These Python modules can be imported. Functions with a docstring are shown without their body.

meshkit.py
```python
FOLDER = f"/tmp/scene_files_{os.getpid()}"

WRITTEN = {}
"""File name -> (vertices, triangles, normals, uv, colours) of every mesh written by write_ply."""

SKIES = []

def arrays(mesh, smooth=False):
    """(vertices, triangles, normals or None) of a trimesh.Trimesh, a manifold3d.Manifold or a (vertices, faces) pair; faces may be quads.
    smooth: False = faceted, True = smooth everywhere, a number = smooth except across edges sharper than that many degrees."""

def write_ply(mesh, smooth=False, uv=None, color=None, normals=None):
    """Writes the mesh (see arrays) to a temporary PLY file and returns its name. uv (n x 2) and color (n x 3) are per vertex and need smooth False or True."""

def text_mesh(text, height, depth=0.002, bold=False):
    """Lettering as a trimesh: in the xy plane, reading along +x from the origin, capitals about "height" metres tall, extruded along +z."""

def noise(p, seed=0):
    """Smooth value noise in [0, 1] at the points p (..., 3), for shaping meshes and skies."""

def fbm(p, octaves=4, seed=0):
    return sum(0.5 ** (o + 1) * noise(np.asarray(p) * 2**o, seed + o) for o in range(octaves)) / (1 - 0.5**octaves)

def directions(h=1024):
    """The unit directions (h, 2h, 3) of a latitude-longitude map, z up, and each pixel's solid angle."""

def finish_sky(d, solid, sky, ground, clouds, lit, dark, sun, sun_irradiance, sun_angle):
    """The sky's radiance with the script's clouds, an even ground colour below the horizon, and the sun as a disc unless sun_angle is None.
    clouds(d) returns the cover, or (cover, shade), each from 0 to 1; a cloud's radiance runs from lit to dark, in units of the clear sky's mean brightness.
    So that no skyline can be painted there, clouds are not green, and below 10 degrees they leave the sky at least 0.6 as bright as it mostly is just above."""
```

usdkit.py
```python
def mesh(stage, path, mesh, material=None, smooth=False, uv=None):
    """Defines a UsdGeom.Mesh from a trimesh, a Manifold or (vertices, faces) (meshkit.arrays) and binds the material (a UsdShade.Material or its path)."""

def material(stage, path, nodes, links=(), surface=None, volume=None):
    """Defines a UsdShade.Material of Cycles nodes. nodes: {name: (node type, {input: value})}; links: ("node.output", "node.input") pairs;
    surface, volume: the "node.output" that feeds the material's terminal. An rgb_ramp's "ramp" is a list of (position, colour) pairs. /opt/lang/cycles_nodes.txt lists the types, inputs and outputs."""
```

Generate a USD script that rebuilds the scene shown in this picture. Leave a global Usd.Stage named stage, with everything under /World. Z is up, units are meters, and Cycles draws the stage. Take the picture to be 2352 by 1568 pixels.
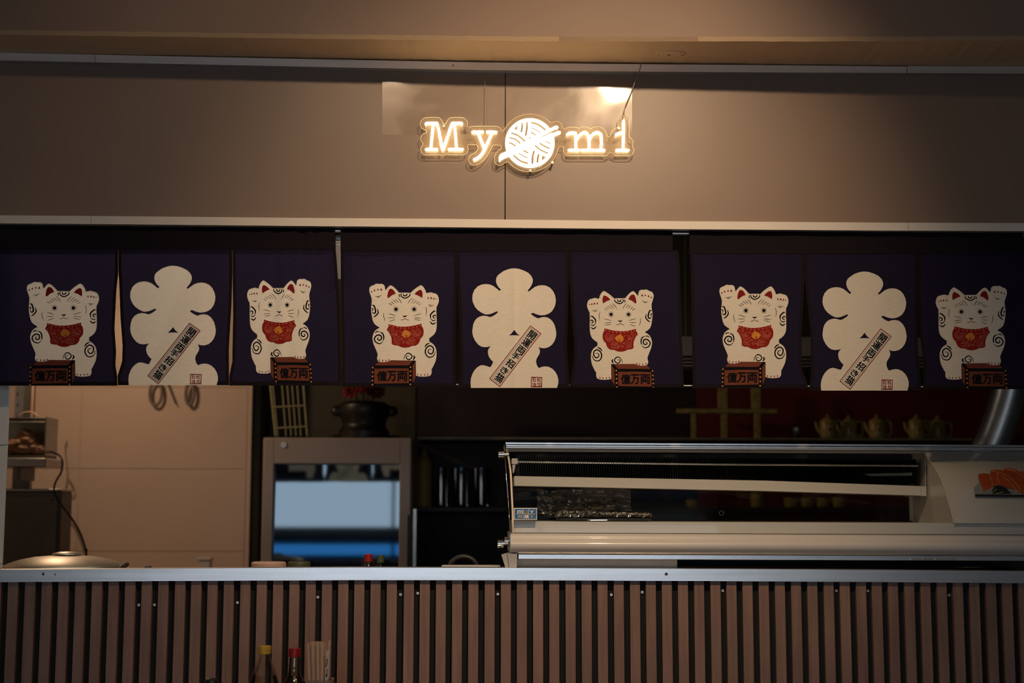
import math, random
import numpy as np
import trimesh
import usdkit, meshkit
from shapely import Polygon, LineString, Point, MultiPolygon, affinity, box as sbox, union_all
from pxr import Usd, UsdGeom, UsdLux, UsdShade, Gf, Sdf

stage = Usd.Stage.CreateInMemory()
UsdGeom.SetStageUpAxis(stage, 'Z')
UsdGeom.SetStageMetersPerUnit(stage, 1.0)
UsdGeom.Xform.Define(stage, '/World')
UsdGeom.Scope.Define(stage, '/World/Looks')
random.seed(7)
RNG = np.random.default_rng(7)

# ------------------------------------------------------------------ camera, light, exposure
FPX = 3267.0                                     # 50 mm lens on a 36 mm wide frame, 2352 px
CAM = np.array([0.0, -3.59, 1.246])
YAW, PITCH, ROLL = math.radians(1.29), math.radians(6.75), 0.0015
EXPOSURE = 0.0
fw = np.array([math.sin(YAW) * math.cos(PITCH), math.cos(YAW) * math.cos(PITCH), math.sin(PITCH)])
r0 = np.array([math.cos(YAW), -math.sin(YAW), 0.0])
u0 = np.cross(r0, fw)
rt = math.cos(ROLL) * r0 + math.sin(ROLL) * u0
up = math.cos(ROLL) * u0 - math.sin(ROLL) * r0
cam = UsdGeom.Camera.Define(stage, '/World/camera')
M4 = Gf.Matrix4d(*rt, 0, *up, 0, *(-fw), 0, *CAM, 1)
cam.AddTransformOp().Set(M4)
cam.CreateHorizontalApertureAttr(36.0)
cam.CreateVerticalApertureAttr(24.0)
cam.CreateFocalLengthAttr(50.0)
cam.CreateFStopAttr(3.2)
cam.CreateFocusDistanceAttr(3.56)
cam.CreateClippingRangeAttr(Gf.Vec2f(0.05, 100))
cam.CreateExposureAttr(EXPOSURE)

# (position, aim, power, cone) of the two ceiling spotlights of the dining room
SPOTS = [((-0.35, -1.75, 2.92), (-0.05, 0.0, 1.75), 10.0, 50.0), ((0.51, -1.75, 2.92), (0.24, 0.0, 1.76), 42.0, 30.0)]
SPOT_SCALE, SPOT_COLOR = 1.0, (1.0, 0.70, 0.42)
KITCHEN_LAMP, KITCHEN_COLOR = 4.6, (1.0, 0.66, 0.40)
KITCHEN_POS = (-1.68, 1.96, 2.18)
STRIP_POWER, STRIP_COLOR = 1.3, (1.0, 0.86, 0.70)
WINDOW_L, WINDOW_COLOR = 1.85, (0.78, 0.88, 1.0)
UPLIGHT = 5.0                                    # uplights added at the two lamps to brighten the ceiling for reflections
NEON_L, NEON_COLOR = 11.0, (1.0, 0.74, 0.42)


def look_at(pos, to):
    z = np.array(pos, float) - np.array(to, float)
    z /= np.linalg.norm(z)
    x = np.cross([0, 0, 1.0], z)
    x = x / np.linalg.norm(x) if np.linalg.norm(x) > 1e-6 else np.array([1.0, 0, 0])
    y = np.cross(z, x)
    return Gf.Matrix4d(*x, 0, *y, 0, *z, 0, *map(float, pos), 1)


def spot(path, pos, to, power, color, radius, angle, soft):
    l = UsdLux.SphereLight.Define(stage, path)
    l.CreateRadiusAttr(radius)
    l.CreateIntensityAttr(power)
    l.CreateNormalizeAttr(True)
    l.CreateColorAttr(Gf.Vec3f(*color))
    s = UsdLux.ShapingAPI.Apply(l.GetPrim())
    s.CreateShapingConeAngleAttr(angle)
    s.CreateShapingConeSoftnessAttr(soft)
    l.AddTransformOp().Set(look_at(pos, to))
    return l


for k, (p, t, w, c) in enumerate(SPOTS):
    spot('/World/spot_light' + ('_%03d' % k if k else ''), p, t, w * SPOT_SCALE, SPOT_COLOR, 0.04, c, 1.0)
for k, (p, t, w, c) in enumerate(SPOTS):
    spot('/World/up_light' + ('_%03d' % k if k else ''), (p[0], p[1], p[2] + 0.035), (p[0], p[1] + 0.001, 3.1), UPLIGHT, SPOT_COLOR, 0.02, 85.0, 0.6)
kl = UsdLux.SphereLight.Define(stage, '/World/kitchen_light')
kl.CreateRadiusAttr(0.045)
kl.CreateNormalizeAttr(True)
kl.CreateIntensityAttr(KITCHEN_LAMP)
kl.CreateColorAttr(Gf.Vec3f(*KITCHEN_COLOR))
kl.AddTranslateOp().Set(Gf.Vec3d(*KITCHEN_POS))
rl = UsdLux.RectLight.Define(stage, '/World/strip_light')      # hooded strip light inside the hatch, turned to the curtains
rl.CreateWidthAttr(1.35)
rl.CreateHeightAttr(0.05)
rl.CreateNormalizeAttr(True)
rl.CreateIntensityAttr(STRIP_POWER)
rl.CreateColorAttr(Gf.Vec3f(*STRIP_COLOR))
rl.AddTransformOp().Set(look_at((-0.72, 0.45, 2.28), (-0.72, 0.02, 1.72)))


def pix(px, py, Y):
    """The point on the plane y = Y that the photograph shows at this pixel."""
    d = (px - 1176.0) * rt - (py - 784.0) * up + FPX * fw
    t = (Y - CAM[1]) / d[1]
    return CAM + t * d


def pixa(pts, Y):
    p = np.asarray(pts, float)
    d = (p[:, :1] - 1176.0) * rt - (p[:, 1:2] - 784.0) * up + FPX * fw
    t = (np.asarray(Y) - CAM[1]) / d[:, 1]
    return CAM + t[:, None] * d


# ------------------------------------------------------------------ materials
def mat(name, nodes, links, surface):
    return usdkit.material(stage, '/World/Looks/' + name, nodes, links, surface=surface)


def plain(name, col, rough=0.5, metal=0.0, var=0.12, scale=30.0, bump=0.0, spec=0.5, stretch=(1, 1, 1), coat=0.0, bscale=None, detail=4):
    """Principled surface whose tone varies a little with noise in object space."""
    lo = tuple(c * (1 - var) for c in col)
    hi = tuple(min(1, c * (1 + var)) for c in col)
    n = {'t': ('texture_coordinate', {}), 'm': ('mapping', {'scale': tuple(scale * s for s in stretch)}),
         'n': ('noise_texture', {'scale': 1.0, 'detail': float(detail)}), 'r': ('rgb_ramp', {'ramp': [(0.3, lo), (0.7, hi)]}),
         'p': ('principled_bsdf', {'roughness': rough, 'metallic': metal, 'specular_ior_level': spec, 'coat_weight': coat})}
    l = [('t.object', 'm.vector'), ('m.vector', 'n.vector'), ('n.fac', 'r.fac'), ('r.color', 'p.base_color')]
    if bump:
        n['n2'] = ('noise_texture', {'scale': float(bscale or scale * 3), 'detail': 3.0})
        n['b'] = ('bump', {'strength': bump, 'distance': 0.002})
        l += [('t.object', 'n2.vector'), ('n2.fac', 'b.height'), ('b.normal', 'p.normal')]
    return mat(name, n, l, 'p.BSDF')


def wood(name, a, b, rough=0.5):
    n = {'t': ('texture_coordinate', {}), 'o': ('object_info', {}), 'ov': ('combine_xyz', {}), 'om': ('math', {'math_type': 'multiply', 'value2': 37.0}),
         'ad': ('vector_math', {'math_type': 'add'}), 'm': ('mapping', {'scale': (90, 90, 5)}),
         'n': ('noise_texture', {'scale': 1.0, 'detail': 5.0, 'roughness': 0.6, 'distortion': 0.6}), 'r': ('rgb_ramp', {'ramp': [(0.28, a), (0.72, b)]}),
         'm2': ('mapping', {'scale': (9, 9, 4)}), 'n2': ('noise_texture', {'scale': 1.0, 'detail': 2.0}),
         'mr': ('map_range', {'from_min': 0.25, 'from_max': 0.75, 'to_min': 0.8, 'to_max': 1.2}),
         'h': ('hsv', {}), 'p': ('principled_bsdf', {'roughness': rough}), 'b': ('bump', {'strength': 0.15, 'distance': 0.001})}
    l = [('o.random', 'om.value1'), ('om.value', 'ov.x'), ('om.value', 'ov.z'), ('t.object', 'ad.vector1'), ('ov.vector', 'ad.vector2'), ('ad.vector', 'm.vector'),
         ('m.vector', 'n.vector'), ('n.fac', 'r.fac'), ('ad.vector', 'm2.vector'), ('m2.vector', 'n2.vector'), ('n2.fac', 'mr.value'), ('mr.result', 'h.value'),
         ('r.color', 'h.color'), ('h.color', 'p.base_color'), ('n.fac', 'b.height'), ('b.normal', 'p.normal')]
    return mat(name, n, l, 'p.BSDF')


def cloth(name, col, trans, lo=0.82, hi=1.15):
    n = {'t': ('texture_coordinate', {}), 'm': ('mapping', {'scale': (60, 60, 900)}), 'n': ('noise_texture', {'scale': 1.0, 'detail': 3.0}),
         'mr': ('map_range', {'from_min': 0.3, 'from_max': 0.7, 'to_min': lo, 'to_max': hi}), 'h': ('hsv', {'color': col}),
         'd': ('diffuse_bsdf', {'roughness': 0.6}), 'tr': ('translucent_bsdf', {}), 'mx': ('mix_closure', {'fac': trans}),
         'b': ('bump', {'strength': 0.2, 'distance': 0.0008})}
    l = [('t.object', 'm.vector'), ('m.vector', 'n.vector'), ('n.fac', 'mr.value'), ('mr.result', 'h.value'), ('h.color', 'd.color'), ('h.color', 'tr.color'),
         ('n.fac', 'b.height'), ('b.normal', 'd.normal'), ('d.BSDF', 'mx.closure1'), ('tr.BSDF', 'mx.closure2')]
    return mat(name, n, l, 'mx.closure')


def pane(name, tint, ior=1.5, rough=0.0, gain=1.0, bump=0.0, bscale=3.0, base=0.0, coat=(1, 1, 1)):
    """Thin clear sheet: sees straight through, reflects by fresnel."""
    n = {'tr': ('transparent_bsdf', {'color': tint}), 'g': ('glossy_bsdf', {'roughness': rough, 'color': coat}), 'f': ('fresnel', {'IOR': ior}),
         'k': ('math', {'math_type': 'multiply_add', 'value2': gain, 'value3': base, 'use_clamp': True}), 'mx': ('mix_closure', {})}
    l = [('f.fac', 'k.value1'), ('k.value', 'mx.fac'), ('tr.BSDF', 'mx.closure1'), ('g.BSDF', 'mx.closure2')]
    if bump:
        n.update({'t': ('texture_coordinate', {}), 'n': ('noise_texture', {'scale': bscale, 'detail': 4.0, 'distortion': 1.0}), 'b': ('bump', {'strength': 1.0, 'distance': bump})})
        l += [('t.object', 'n.vector'), ('n.fac', 'b.height'), ('b.normal', 'g.normal')]
    return mat(name, n, l, 'mx.closure')


def emit(name, col, s):
    return mat(name, {'e': ('emission', {'color': col, 'strength': s})}, [], 'e.emission')


PANEL = plain('taupe_panel', (0.195, 0.134, 0.100), 0.42, var=0.07, scale=2.0, bump=0.02, bscale=260)
BEAM = plain("beam_paint", (0.185, 0.122, 0.092), 0.6, var=0.06, scale=3.0, bump=0.08, bscale=120)
SOFFIT = plain('soffit_paint', (0.82, 0.58, 0.36), 0.6, var=0.05, scale=5.0)  # beam paint made lighter and warmer: glow of the sign put into the colour
SEAM = plain('black_seam', (0.012, 0.009, 0.008), 0.7)
ALU = plain('brushed_aluminium', (0.84, 0.83, 0.82), 0.30, 0.95, var=0.10, scale=6.0, stretch=(0.35, 1, 14), bump=0.05, bscale=40)
ALU_DULL = plain('dull_aluminium_trim', (0.78, 0.74, 0.70), 0.38, 0.9, var=0.08, scale=5.0, stretch=(0.4, 1, 12))
WHITE_TRIM = plain('cream_painted_trim', (0.62, 0.565, 0.51), 0.45, var=0.03, scale=8.0)
CHROME = plain('chrome', (0.85, 0.84, 0.82), 0.10, 1.0, var=0.03)
STEEL = plain('stainless_steel', (0.50, 0.49, 0.46), 0.33, 0.9, var=0.10, scale=12.0, stretch=(1, 1, 6))
DARK_STEEL = plain('dark_steel', (0.16, 0.15, 0.13), 0.45, 0.6, var=0.15, scale=9.0)
BLACK = plain('black_felt', (0.006, 0.006, 0.0065), 0.9, var=0.2, scale=300)
BLACK_PLASTIC = plain('black_plastic', (0.012, 0.012, 0.012), 0.45, var=0.2)
SLAT = wood('slat_wood', (0.190, 0.108, 0.080), (0.285, 0.162, 0.120), 0.5)
DARK_WOOD = wood('dark_wood', (0.035, 0.022, 0.014), (0.06, 0.04, 0.025), 0.5)
PALE_WOOD = wood('pale_wood', (0.50, 0.31, 0.19), (0.64, 0.42, 0.27), 0.6)
TABLE_WOOD = wood('table_wood', (0.20, 0.12, 0.08), (0.28, 0.17, 0.11), 0.45)
SCREW = plain('screw_steel', (0.75, 0.68, 0.60), 0.30, 0.6)
TILE = plain('glazed_tile', (0.66, 0.52, 0.43), 0.28, var=0.03, scale=4.0, bump=0.02, bscale=9)
GROUT = plain('grout', (0.62, 0.52, 0.44), 0.85)
TILE_PIER = plain('pier_tile', (0.80, 0.76, 0.70), 0.25, var=0.03, scale=4.0)
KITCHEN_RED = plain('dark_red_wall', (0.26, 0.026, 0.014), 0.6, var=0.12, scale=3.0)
KITCHEN_BROWN = plain('dark_brown_wall', (0.050, 0.028, 0.020), 0.6, var=0.12, scale=3.0)  # dimmer stretch of the red wall, its lack of light put into the colour
KITCHEN_DARK = plain('kitchen_dark_wall', (0.10, 0.092, 0.06), 0.7, var=0.15, scale=3.0)
ROOM_WALL = plain('room_wall', (0.10, 0.07, 0.05), 0.7, var=0.1, scale=2.0)
ROOM_CEIL = plain('room_ceiling', (0.72, 0.66, 0.58), 0.8, var=0.05, scale=2.0)
FLOOR = plain('floor_tiles', (0.10, 0.085, 0.07), 0.5, var=0.12, scale=3.0)
INDIGO = cloth('indigo_cloth', (0.026, 0.021, 0.050), 0.35)
INDIGO2 = cloth('doubled_indigo_cloth', (0.016, 0.013, 0.017), 0.02)  # sleeve and hems: their missing backlight is darkened into the cloth colour
PRINT_WHITE = cloth('cream_print', (0.88, 0.82, 0.72), 0.30, 0.93, 1.05)
PRINT_BLACK = cloth('black_print', (0.010, 0.010, 0.013), 0.05)
PRINT_RED = cloth('red_print', (0.30, 0.022, 0.016), 0.1)
PRINT_DARKRED = cloth('maroon_print', (0.24, 0.020, 0.022), 0.1)
PRINT_BROWN = cloth('brown_print', (0.20, 0.058, 0.036), 0.1)
PRINT_ORANGE = cloth('orange_print', (0.66, 0.27, 0.055), 0.1)
PRINT_PINK = cloth('pink_print', (0.56, 0.21, 0.145), 0.1)
PRINT_PALE = cloth('pale_print', (0.86, 0.82, 0.75), 0.3, 0.95, 1.04)
NEON = emit('neon_tube', NEON_COLOR, NEON_L)
NEON_BALL = emit('neon_ball_tube', NEON_COLOR, NEON_L * 0.32)
WINDOW_GLOW = emit('daylit_window', WINDOW_COLOR, WINDOW_L)
WINDOW_BLUE = emit('daylit_blue_film', (0.06, 0.34, 0.85), WINDOW_L * 0.9)
BULB = emit('lamp_bulb', (1.0, 0.80, 0.55), 60.0)
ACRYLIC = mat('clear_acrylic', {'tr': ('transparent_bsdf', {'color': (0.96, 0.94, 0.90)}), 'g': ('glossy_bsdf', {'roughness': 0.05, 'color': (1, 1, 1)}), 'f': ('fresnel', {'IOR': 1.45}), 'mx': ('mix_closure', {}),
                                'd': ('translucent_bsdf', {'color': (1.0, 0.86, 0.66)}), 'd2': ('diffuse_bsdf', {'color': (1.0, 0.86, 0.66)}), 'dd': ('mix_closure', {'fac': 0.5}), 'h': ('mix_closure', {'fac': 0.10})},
              [('f.fac', 'mx.fac'), ('tr.BSDF', 'mx.closure1'), ('g.BSDF', 'mx.closure2'), ('d.BSDF', 'dd.closure1'), ('d2.BSDF', 'dd.closure2'), ('mx.closure', 'h.closure1'), ('dd.closure', 'h.closure2')], 'h.closure')  # warm haze mixed in for the glow round the tubes
ACRYLIC_EDGE = plain('acrylic_edge', (0.80, 0.62, 0.40), 0.15, var=0.05)
FILM = mat('plastic_film', {'tr': ('transparent_bsdf', {'color': (0.98, 0.97, 0.95)}), 'g1': ('glossy_bsdf', {'roughness': 0.07, 'color': (1, 1, 1)}), 'g2': ('glossy_bsdf', {'roughness': 0.27, 'color': (1, 1, 1)}),
                            't': ('texture_coordinate', {}), 'n': ('noise_texture', {'scale': 5.0, 'detail': 5.0, 'distortion': 1.2}), 'r': ('map_range', {'from_min': 0.44, 'from_max': 0.60, 'to_min': 0.0, 'to_max': 0.6, 'clamp': True}),
                            'm': ('mix_closure', {}), 'f': ('fresnel', {'IOR': 1.5}), 'k': ('math', {'math_type': 'multiply', 'value2': 0.55}), 'mx': ('mix_closure', {})},
           [('t.object', 'n.vector'), ('n.fac', 'r.value'), ('r.result', 'm.fac'), ('g1.BSDF', 'm.closure1'), ('g2.BSDF', 'm.closure2'), ('f.fac', 'k.value1'), ('k.value', 'mx.fac'), ('tr.BSDF', 'mx.closure1'), ('m.closure', 'mx.closure2')], 'mx.closure')
CASE_GLASS = pane('case_glass', (0.90, 0.92, 0.90), 1.5, 0.0, 0.45)
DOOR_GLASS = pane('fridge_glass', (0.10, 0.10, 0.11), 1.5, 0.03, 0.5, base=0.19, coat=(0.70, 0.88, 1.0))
DARK_GLASS = pane('dark_glass', (0.80, 0.80, 0.72), 1.5, 0.06, 0.08)
CLING = pane('cling_film', (0.94, 0.94, 0.92), 1.5, 0.08, 1.6, base=0.02)
BOTTLE_GLASS = pane('bottle_glass', (0.95, 0.92, 0.88), 1.5, 0.03, 0.5, base=0.03)
GREEN_GLASS = pane('green_bottle_glass', (0.70, 0.68, 0.50), 1.5, 0.03, 1.3, base=0.02)
CUP_GLASS = pane('drinking_glass', (0.80, 0.80, 0.76), 1.5, 0.02, 1.2, base=0.02)
CASE_WHITE = plain('case_white', (0.60, 0.565, 0.54), 0.30, var=0.02, scale=6.0, coat=0.2)
CASE_GREY = plain('case_grey_plastic', (0.40, 0.38, 0.36), 0.4, var=0.04, scale=8.0)
CREAM = plain('cream_edge', (0.72, 0.60, 0.47), 0.35, var=0.03)
FIN = plain('coil_fin', (0.18, 0.20, 0.17), 0.35, 0.7, var=0.1)
FOIL = plain('crinkled_foil', (0.80, 0.78, 0.75), 0.18, 1.0, var=0.05)
BLUE_STICK = plain('blue_sticker', (0.012, 0.12, 0.36), 0.3, var=0.04)
STICK_WHITE = plain('sticker_white', (0.75, 0.72, 0.66), 0.4, var=0.02)
STICK_OLIVE = plain('sticker_olive', (0.26, 0.25, 0.11), 0.4, var=0.02)
FRIDGE_GREY = plain('fridge_grey', (0.52, 0.43, 0.37), 0.45, var=0.04, scale=4.0)
DUCT = plain('duct_aluminium', (0.74, 0.74, 0.70), 0.30, 0.9, var=0.1, scale=14.0)
LID_STEEL = plain('lid_steel', (0.42, 0.38, 0.32), 0.38, 0.85, var=0.12, scale=20.0)
YELLOW_CAP = plain('yellow_plastic', (0.72, 0.42, 0.045), 0.4, var=0.03)
RED_CAP = plain('red_plastic', (0.36, 0.012, 0.012), 0.4, var=0.03)
GREEN_CAP = plain('olive_plastic', (0.07, 0.085, 0.045), 0.4, var=0.03)
SALMON = plain('salmon_print', (0.46, 0.085, 0.028), 0.4, var=0.12, scale=90)
SALMON_PALE = plain('salmon_stripe_print', (0.56, 0.22, 0.10), 0.4, var=0.1, scale=90)
SLATE_PRINT = plain('slate_print', (0.02, 0.022, 0.022), 0.4)
GREY_PRINT = plain('grey_print', (0.30, 0.31, 0.30), 0.4, var=0.2, scale=60)
GREEN_PRINT = plain('green_print', (0.25, 0.30, 0.09), 0.4)
OLIVE_CERAMIC = plain('ochre_glazed_ceramic', (0.62, 0.48, 0.14), 0.25, var=0.35, scale=40)
SQUEEZE = plain('yellow_squeeze_plastic', (0.40, 0.30, 0.05), 0.45, var=0.05)
PINK_PLASTIC = plain('pink_plastic', (0.56, 0.36, 0.28), 0.5, var=0.08, scale=20)
WHITE_PLASTIC = plain('white_plastic', (0.66, 0.63, 0.60), 0.4, var=0.03)
MEAT = plain('cured_meat', (0.58, 0.34, 0.33), 0.45, var=0.30, scale=22, detail=6)
SOY = plain('soy_liquid', (0.03, 0.012, 0.006), 0.2)
OIL = pane('pale_oil', (0.88, 0.82, 0.74), 1.34, 0.05, 1.0)
PAPER = plain('paper_sleeve', (0.60, 0.50, 0.42), 0.7, var=0.05)
RED_PETAL = plain('dark_red_petals', (0.20, 0.012, 0.01), 0.6, var=0.3, scale=40)
URN = plain('black_urn_glaze', (0.008, 0.008, 0.008), 0.4)
WIRE_WHITE = plain('coated_wire', (0.42, 0.40, 0.22), 0.4)
CABLE_BLACK = plain('black_cable', (0.01, 0.01, 0.01), 0.45)
CABLE_GREY = plain('grey_cable', (0.30, 0.26, 0.22), 0.5)
SHEAR_GREY = plain('grey_handle_plastic', (0.19, 0.15, 0.13), 0.5)  # grey of the utensil shadows on the tiles

# ------------------------------------------------------------------ scene helpers
USED, ORIGIN, COUNT = {}, {}, {}


def numbered(parent, name):
    k = USED.get((parent, name), 0)
    USED[(parent, name)] = k + 1
    return name if k == 0 else '%s_%03d' % (name, k)


def tag(prim, label=None, cat=None, group=None, kind=None):
    for k, v in (('label', label), ('category', cat), ('group', group), ('kind', kind)):
        if v:
            prim.SetCustomDataByKey(k, v)


def thing(name, label, cat, loc=(0, 0, 0), group=None, kind=None):
    path = '/World/' + numbered('/World', name)
    x = UsdGeom.Xform.Define(stage, path)
    x.AddTranslateOp().Set(Gf.Vec3d(*map(float, loc)))
    ORIGIN[path] = np.array(loc, float)
    tag(x.GetPrim(), label, cat, group, kind)
    return path


def obj(name, mesh, m, parent='/World', smooth=False, label=None, cat=None, group=None, kind=None):
    path = parent + '/' + numbered(parent, name)
    o = ORIGIN.get(parent, np.zeros(3))
    v, f, n = meshkit.arrays(mesh, smooth)
    ORIGIN[path] = o
    g = usdkit.mesh(stage, path, (v - o, f), m)
    if n is not None:
        g.CreateNormalsAttr(n.astype(np.float32))
        g.SetNormalsInterpolation('vertex')
    tag(g.GetPrim(), label, cat, group, kind)
    return path


def copy(path, loc, label, group=None, rotz=0.0):
    src = stage.GetPrimAtPath(path)
    was = src.GetCustomData()
    base = src.GetName().rsplit('_', 1)[0] if src.GetName()[-3:].isdigit() else src.GetName()
    p = '/World/' + numbered('/World', base)
    x = UsdGeom.Xform.Define(stage, p)
    x.GetPrim().GetReferences().AddInternalReference(src.GetPath())
    x.GetPrim().SetInstanceable(True)
    UsdGeom.Xformable(x).ClearXformOpOrder()
    UsdGeom.XformCommonAPI(x).SetTranslate(Gf.Vec3d(*map(float, loc)))
    if rotz:
        UsdGeom.XformCommonAPI(x).SetRotate(Gf.Vec3f(0, 0, rotz))
    tag(x.GetPrim(), label, was.get('category'), group or was.get('group'))
    return p


def cat_(ms):
    return trimesh.util.concatenate([m for m in ms if m is not None])


def bx(lo, hi, c=0.0):
    """Box between two corners; c chamfers its edges."""
    lo, hi = np.minimum(lo, hi).astype(float), np.maximum(lo, hi).astype(float)
    if not c:
        m = trimesh.creation.box(hi - lo)
        m.apply_translation((lo + hi) / 2)
        return m
    c = min(c, (hi - lo).min() * 0.45)
    pts = []
    for s in np.ndindex(2, 2, 2):
        q = np.where(s, hi, lo)
        d = np.where(s, -c, c)
        for k in range(3):
            e = q + d
            e[k] = q[k]
            pts.append(e)
    return trimesh.convex.convex_hull(np.array(pts))


def tube(points, r, sides=10, round_ends=True):
    p = np.asarray(points, float)
    keep = np.r_[True, np.linalg.norm(np.diff(p, axis=0), axis=1) > 1e-6]
    p = p[keep]
    r = np.broadcast_to(np.asarray(r, float), (len(keep),))[keep].copy()
    if round_ends:
        d0, d1 = p[0] - p[1], p[-1] - p[-2]
        d0, d1 = d0 / np.linalg.norm(d0), d1 / np.linalg.norm(d1)
        a = [p[0] + d0 * r[0] * k for k in (0.98, 0.75, 0.4)]
        b = [p[-1] + d1 * r[-1] * k for k in (0.4, 0.75, 0.98)]
        ra = [r[0] * k for k in (0.2, 0.66, 0.92)]
        rb = [r[-1] * k for k in (0.92, 0.66, 0.2)]
        p, r = np.vstack([a, p, b]), np.r_[ra, r, rb]
    t = np.gradient(p, axis=0)
    t /= np.linalg.norm(t, axis=1, keepdims=True) + 1e-12
    ref = np.array([0, 0, 1.0]) if abs(t[0][2]) < 0.9 else np.array([1.0, 0, 0])
    A = []
    a = np.cross(t[0], ref)
    a /= np.linalg.norm(a)
    for k in range(len(p)):
        a = a - t[k] * (a @ t[k])
        a /= np.linalg.norm(a) + 1e-12
        A.append(a)
    A = np.array(A)
    B = np.cross(t, A)
    ang = np.arange(sides) * 2 * np.pi / sides
    v = p[:, None] + r[:, None, None] * (np.cos(ang)[None, :, None] * A[:, None] + np.sin(ang)[None, :, None] * B[:, None])
    n = len(p)
    i, j = np.meshgrid(np.arange(n - 1), np.arange(sides), indexing='ij')
    q = np.stack([i * sides + j, i * sides + (j + 1) % sides, (i + 1) * sides + (j + 1) % sides, (i + 1) * sides + j], -1).reshape(-1, 4)
    f = np.vstack([q[:, [0, 1, 2]], q[:, [0, 2, 3]]])
    v = np.vstack([v.reshape(-1, 3), p[0], p[-1]])
    c0, c1 = n * sides, n * sides + 1
    k = np.arange(sides)
    f = np.vstack([f, np.stack([np.full(sides, c0), (k + 1) % sides, k], 1), np.stack([np.full(sides, c1), (n - 1) * sides + k, (n - 1) * sides + (k + 1) % sides], 1)])
    m = trimesh.Trimesh(v, f, process=False)
    return m


def smooth_line(pts, n=8):
    """Catmull-Rom through the points."""
    p = np.asarray(pts, float)
    if len(p) < 3:
        return p
    q = np.vstack([2 * p[0] - p[1], p, 2 * p[-1] - p[-2]])
    out = []
    for k in range(1, len(q) - 2):
        for t in np.linspace(0, 1, n, endpoint=False):
            a, b, c, d = q[k - 1], q[k], q[k + 1], q[k + 2]
            out.append(0.5 * (2 * b + (c - a) * t + (2 * a - 5 * b + 4 * c - d) * t * t + (3 * b - a - 3 * c + d) * t ** 3))
    out.append(p[-1])
    return np.array(out)


def lathe(profile, center, sides=32):
    """profile: (radius, z) pairs from bottom to top, turned about the vertical through center."""
    pr = np.asarray(profile, float)
    ang = np.arange(sides) * 2 * np.pi / sides
    v = np.stack([pr[:, None, 0] * np.cos(ang), pr[:, None, 0] * np.sin(ang), np.broadcast_to(pr[:, None, 1], (len(pr), sides))], -1).reshape(-1, 3)
    n = len(pr)
    i, j = np.meshgrid(np.arange(n - 1), np.arange(sides), indexing='ij')
    q = np.stack([i * sides + j, i * sides + (j + 1) % sides, (i + 1) * sides + (j + 1) % sides, (i + 1) * sides + j], -1).reshape(-1, 4)
    f = np.vstack([q[:, [0, 1, 2]], q[:, [0, 2, 3]]])
    return trimesh.Trimesh(v + np.asarray(center, float), f, process=False)


def disc_y(c, r, depth, sides=24):
    """Round plug whose axis runs along y, front face at c[1]."""
    m = trimesh.creation.cylinder(radius=r, height=depth, sections=sides)
    m.apply_transform(trimesh.transformations.rotation_matrix(math.pi / 2, [1, 0, 0]))
    m.apply_translation(np.array(c, float) + [0, depth / 2, 0])
    return m


def cyl_x(c, r, length, sides=24):
    m = trimesh.creation.cylinder(radius=r, height=length, sections=sides)
    m.apply_transform(trimesh.transformations.rotation_matrix(math.pi / 2, [0, 1, 0]))
    m.apply_translation(c)
    return m


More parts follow.
